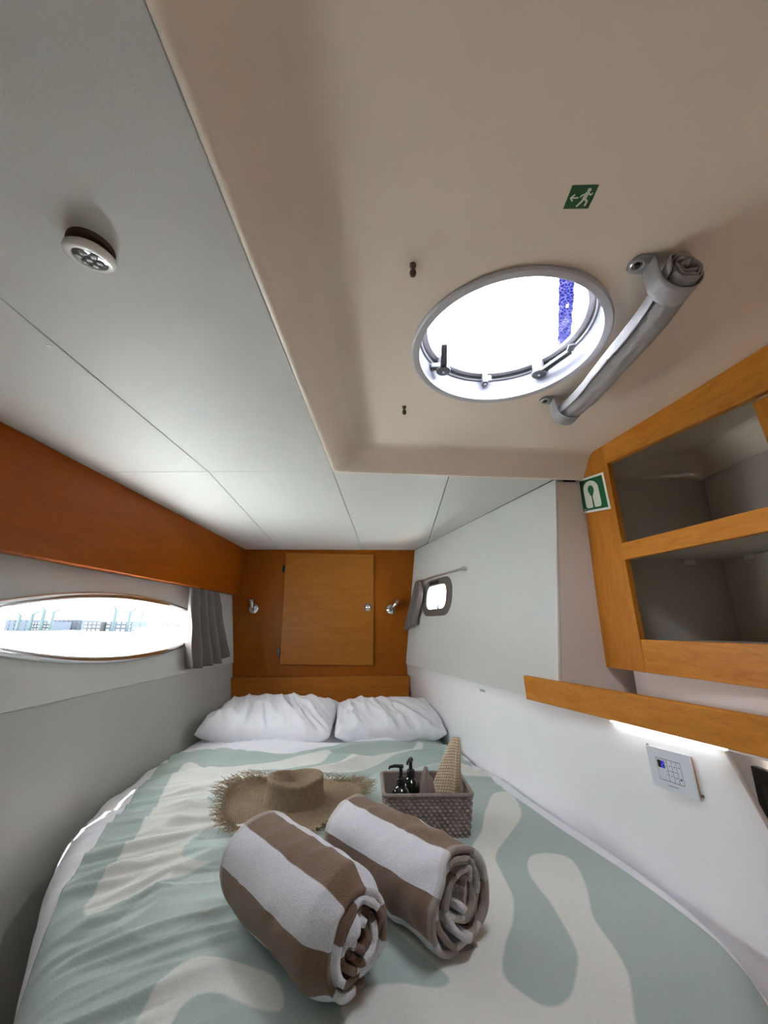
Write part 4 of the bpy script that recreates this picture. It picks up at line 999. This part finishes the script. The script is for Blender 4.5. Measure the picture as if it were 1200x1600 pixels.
for v0 in (0.66, 0.57, 0.46, 0.37): cquad('indicator', 'ink', 0.405, v0, 0.42, v0+0.018, hh0, hh1)
for (u0, v0) in ((0.49, 0.60), (0.595, 0.60), (0.70, 0.62), (0.49, 0.36), (0.595, 0.35)): cquad('button_mark', 'ink', u0, v0, u0+0.028, v0+0.022, hh0, hh1)
cquad('sensor', 'plastic_black', 0.69, 0.33, 0.725, 0.375, hh0, hh1)
cquad('name_line', 'ink', 0.37, 0.115, 0.60, 0.128, hh0, hh1)
for (u, v) in ((-0.015, 0.985), (1.03, 0.10)):
    build(MB().lathe([(0.0026, 0.0), (0.0026, 0.006), (0.0, 0.007)], cpp(u, v, -0.004), (RN.x, RN.y, 0), 12), 'screw', 'brass_dark', cp, smooth=40)
# added glowing strip, stands in for the bright light below the rail
sl = thing('added_glow_strip', 'thin glowing strip added under the wooden rail above the control panel', 'lamp', rl(1.6, -0.222, 0.010))
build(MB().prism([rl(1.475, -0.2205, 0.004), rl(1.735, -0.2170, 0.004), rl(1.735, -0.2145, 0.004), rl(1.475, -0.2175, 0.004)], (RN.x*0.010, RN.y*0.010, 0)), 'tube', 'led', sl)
# tiny sticker on the moulding
tg = thing('wall_label', 'tiny white label stuck on the moulding left of the wooden rail', 'label', rl(0.845, -0.245, 0.004))
build(MB().prism([rl(0.83, -0.243, 0.0045), rl(0.875, -0.243, 0.0045), rl(0.875, -0.231, 0.0045), rl(0.83, -0.231, 0.0045)], (RN.x*0.0006, RN.y*0.0006, 0)), 'paper', 'sticker_white', tg)
for k in range(5):
    a = 0.836+k*0.007
    build(MB().prism([rl(a, -0.239, 0.005), rl(a+0.004, -0.239, 0.005), rl(a+0.004, -0.235, 0.005), rl(a, -0.235, 0.005)], (RN.x*0.0004, RN.y*0.0004, 0)), 'print', 'ink', tg)
# black locker front beyond the end of the moulding
bx = thing('black_screen', 'black framed screen edge beyond the near end of the right moulding', 'screen', (0.95, 1.05, -0.62))
build(MB().box((0.945, 0.80, -0.66), (0.965, 1.215, -0.345)), 'frame', 'plastic_black', bx, bevel=0.004)
build(MB().box((0.941, 0.83, -0.63), (0.946, 1.185, -0.375)), 'glass', 'glass_bottle', bx)

# ================================================================== outside
struct(MB().box((-600, -400, -2.3), (600, 800, -2.25)), 'water', 'sea', 'pale glittering harbour water outside the window', 'water')
def pt_out(px, dist):     # direction in plan, seen from the cabin through the lens window
    k = (617-px)/637.0; return Vector((-k*dist, dist))
random.seed(3)
def far_box(nm, lbl, cat, px0, px1, dist, z0, z1, m, dep=6.0, grid_=None):
    a, b = pt_out(px0, dist), pt_out(px1, dist)
    t = thing(nm, lbl, cat, ((a.x+b.x)/2, dist, z0))
    build(MB().box((min(a.x, b.x), dist, z0), (max(a.x, b.x), dist+dep, z1)), 'wall', m, t)
    if grid_:
        nx, nzz, wm = grid_; W_ = abs(b.x-a.x); 
        for i in range(nx):
            for k in range(nzz):
                x = min(a.x, b.x)+W_*(i+0.2)/nx; z = z0+(z1-z0)*(k+0.25)/nzz
                build(MB().box((x, dist-0.15, z), (x+W_/nx*0.6, dist, z+(z1-z0)/nzz*0.5)), 'window', wm, t)
    return t
DD = 90.0
def zz(py): return -(py-980)/637.0*DD
far_box('harbour_building', 'low blue harbour building with white window grid, far left in the lens window', 'building', 34, 64, DD, zz(990), zz(976), 'far_blue', grid_=(6, 3, 'far_white'))
far_box('harbour_building', 'long low blue harbour shed in the middle of the lens window', 'building', 66, 116, DD+8, zz(990), zz(972), 'far_blue', grid_=(7, 2, 'far_grey'))
far_box('harbour_building', 'narrow blue harbour building with white windows, right of the long shed', 'building', 120, 148, DD+2, zz(991), zz(975), 'far_grey', grid_=(4, 3, 'far_white'))
far_box('harbour_building', 'blue harbour building with white frames left of the white motor yacht', 'building', 156, 198, DD+3, zz(991), zz(974), 'far_blue', grid_=(5, 3, 'far_white'))
far_box('harbour_building', 'dim blue building at the left frame edge of the lens window', 'building', -10, 26, DD+8, zz(992), zz(972), 'far_blue', grid_=(4, 3, 'far_grey'))
far_box('pontoon', 'long grey pontoon along the waterline in the lens window', 'pontoon', -10, 205, DD-3, zz(993), zz(991), 'far_grey', dep=2.0)
for i, (px, top, wdt, lb) in enumerate(((12, 962, 0.9, 'leftmost teal crane post in the lens window'), (32, 960, 0.9, 'second teal crane post from the left frame edge'), (50, 953, 1.0, 'tall teal crane post with a forked top'), (66, 956, 0.8, 'thin teal crane post beside the forked one'), (168, 952, 0.9, 'leaning teal crane post right of the middle'), (192, 955, 0.8, 'teal crane post by the yacht bow'), (212, 955, 0.5, 'faint thin crane post above the white yacht'))):
    p = pt_out(px, DD-1); t = thing('crane_post', lb, 'crane', (p.x, p.y, zz(990)))
    build(MB().tube([(p.x, p.y, zz(990)), (p.x, p.y, zz(top+4))], wdt*0.38, 8), 'post', 'far_teal', t)
    build(MB().tube([(p.x, p.y, zz(top+5)), (p.x+1.6*wdt*(1 if i % 2 else -0.4), p.y, zz(top))], wdt*0.25, 6), 'jib', 'far_teal', t)
a, b = pt_out(200, DD-12), pt_out(300, DD-12); zy = lambda py: -(py-980)/637.0*(DD-12)
yt = thing('motor_yacht', 'long white motor yacht at the right end of the lens window', 'boat', ((a.x+b.x)/2, DD-12, zy(992)))
build(MB().prism([(a.x, DD-12, zy(984)), (b.x, DD-12, zy(983)), (b.x, DD-12, zy(991)), (a.x+1.2, DD-12, zy(992))], (0, 4, 0)), 'hull', 'far_white', yt)
build(MB().prism([(a.x+2, DD-11.5, zy(984)), (b.x, DD-11.5, zy(983)), (b.x, DD-11.5, zy(974)), (a.x+5, DD-11.5, zy(976))], (0, 3, 0)), 'cabin', 'far_white', yt)
for px in (250, 268, 284):
    q = pt_out(px, DD-12); build(MB().box((q.x-0.6, DD-11.7, zy(981)), (q.x+0.6, DD-11.5, zy(979))), 'window', 'far_grey', yt)
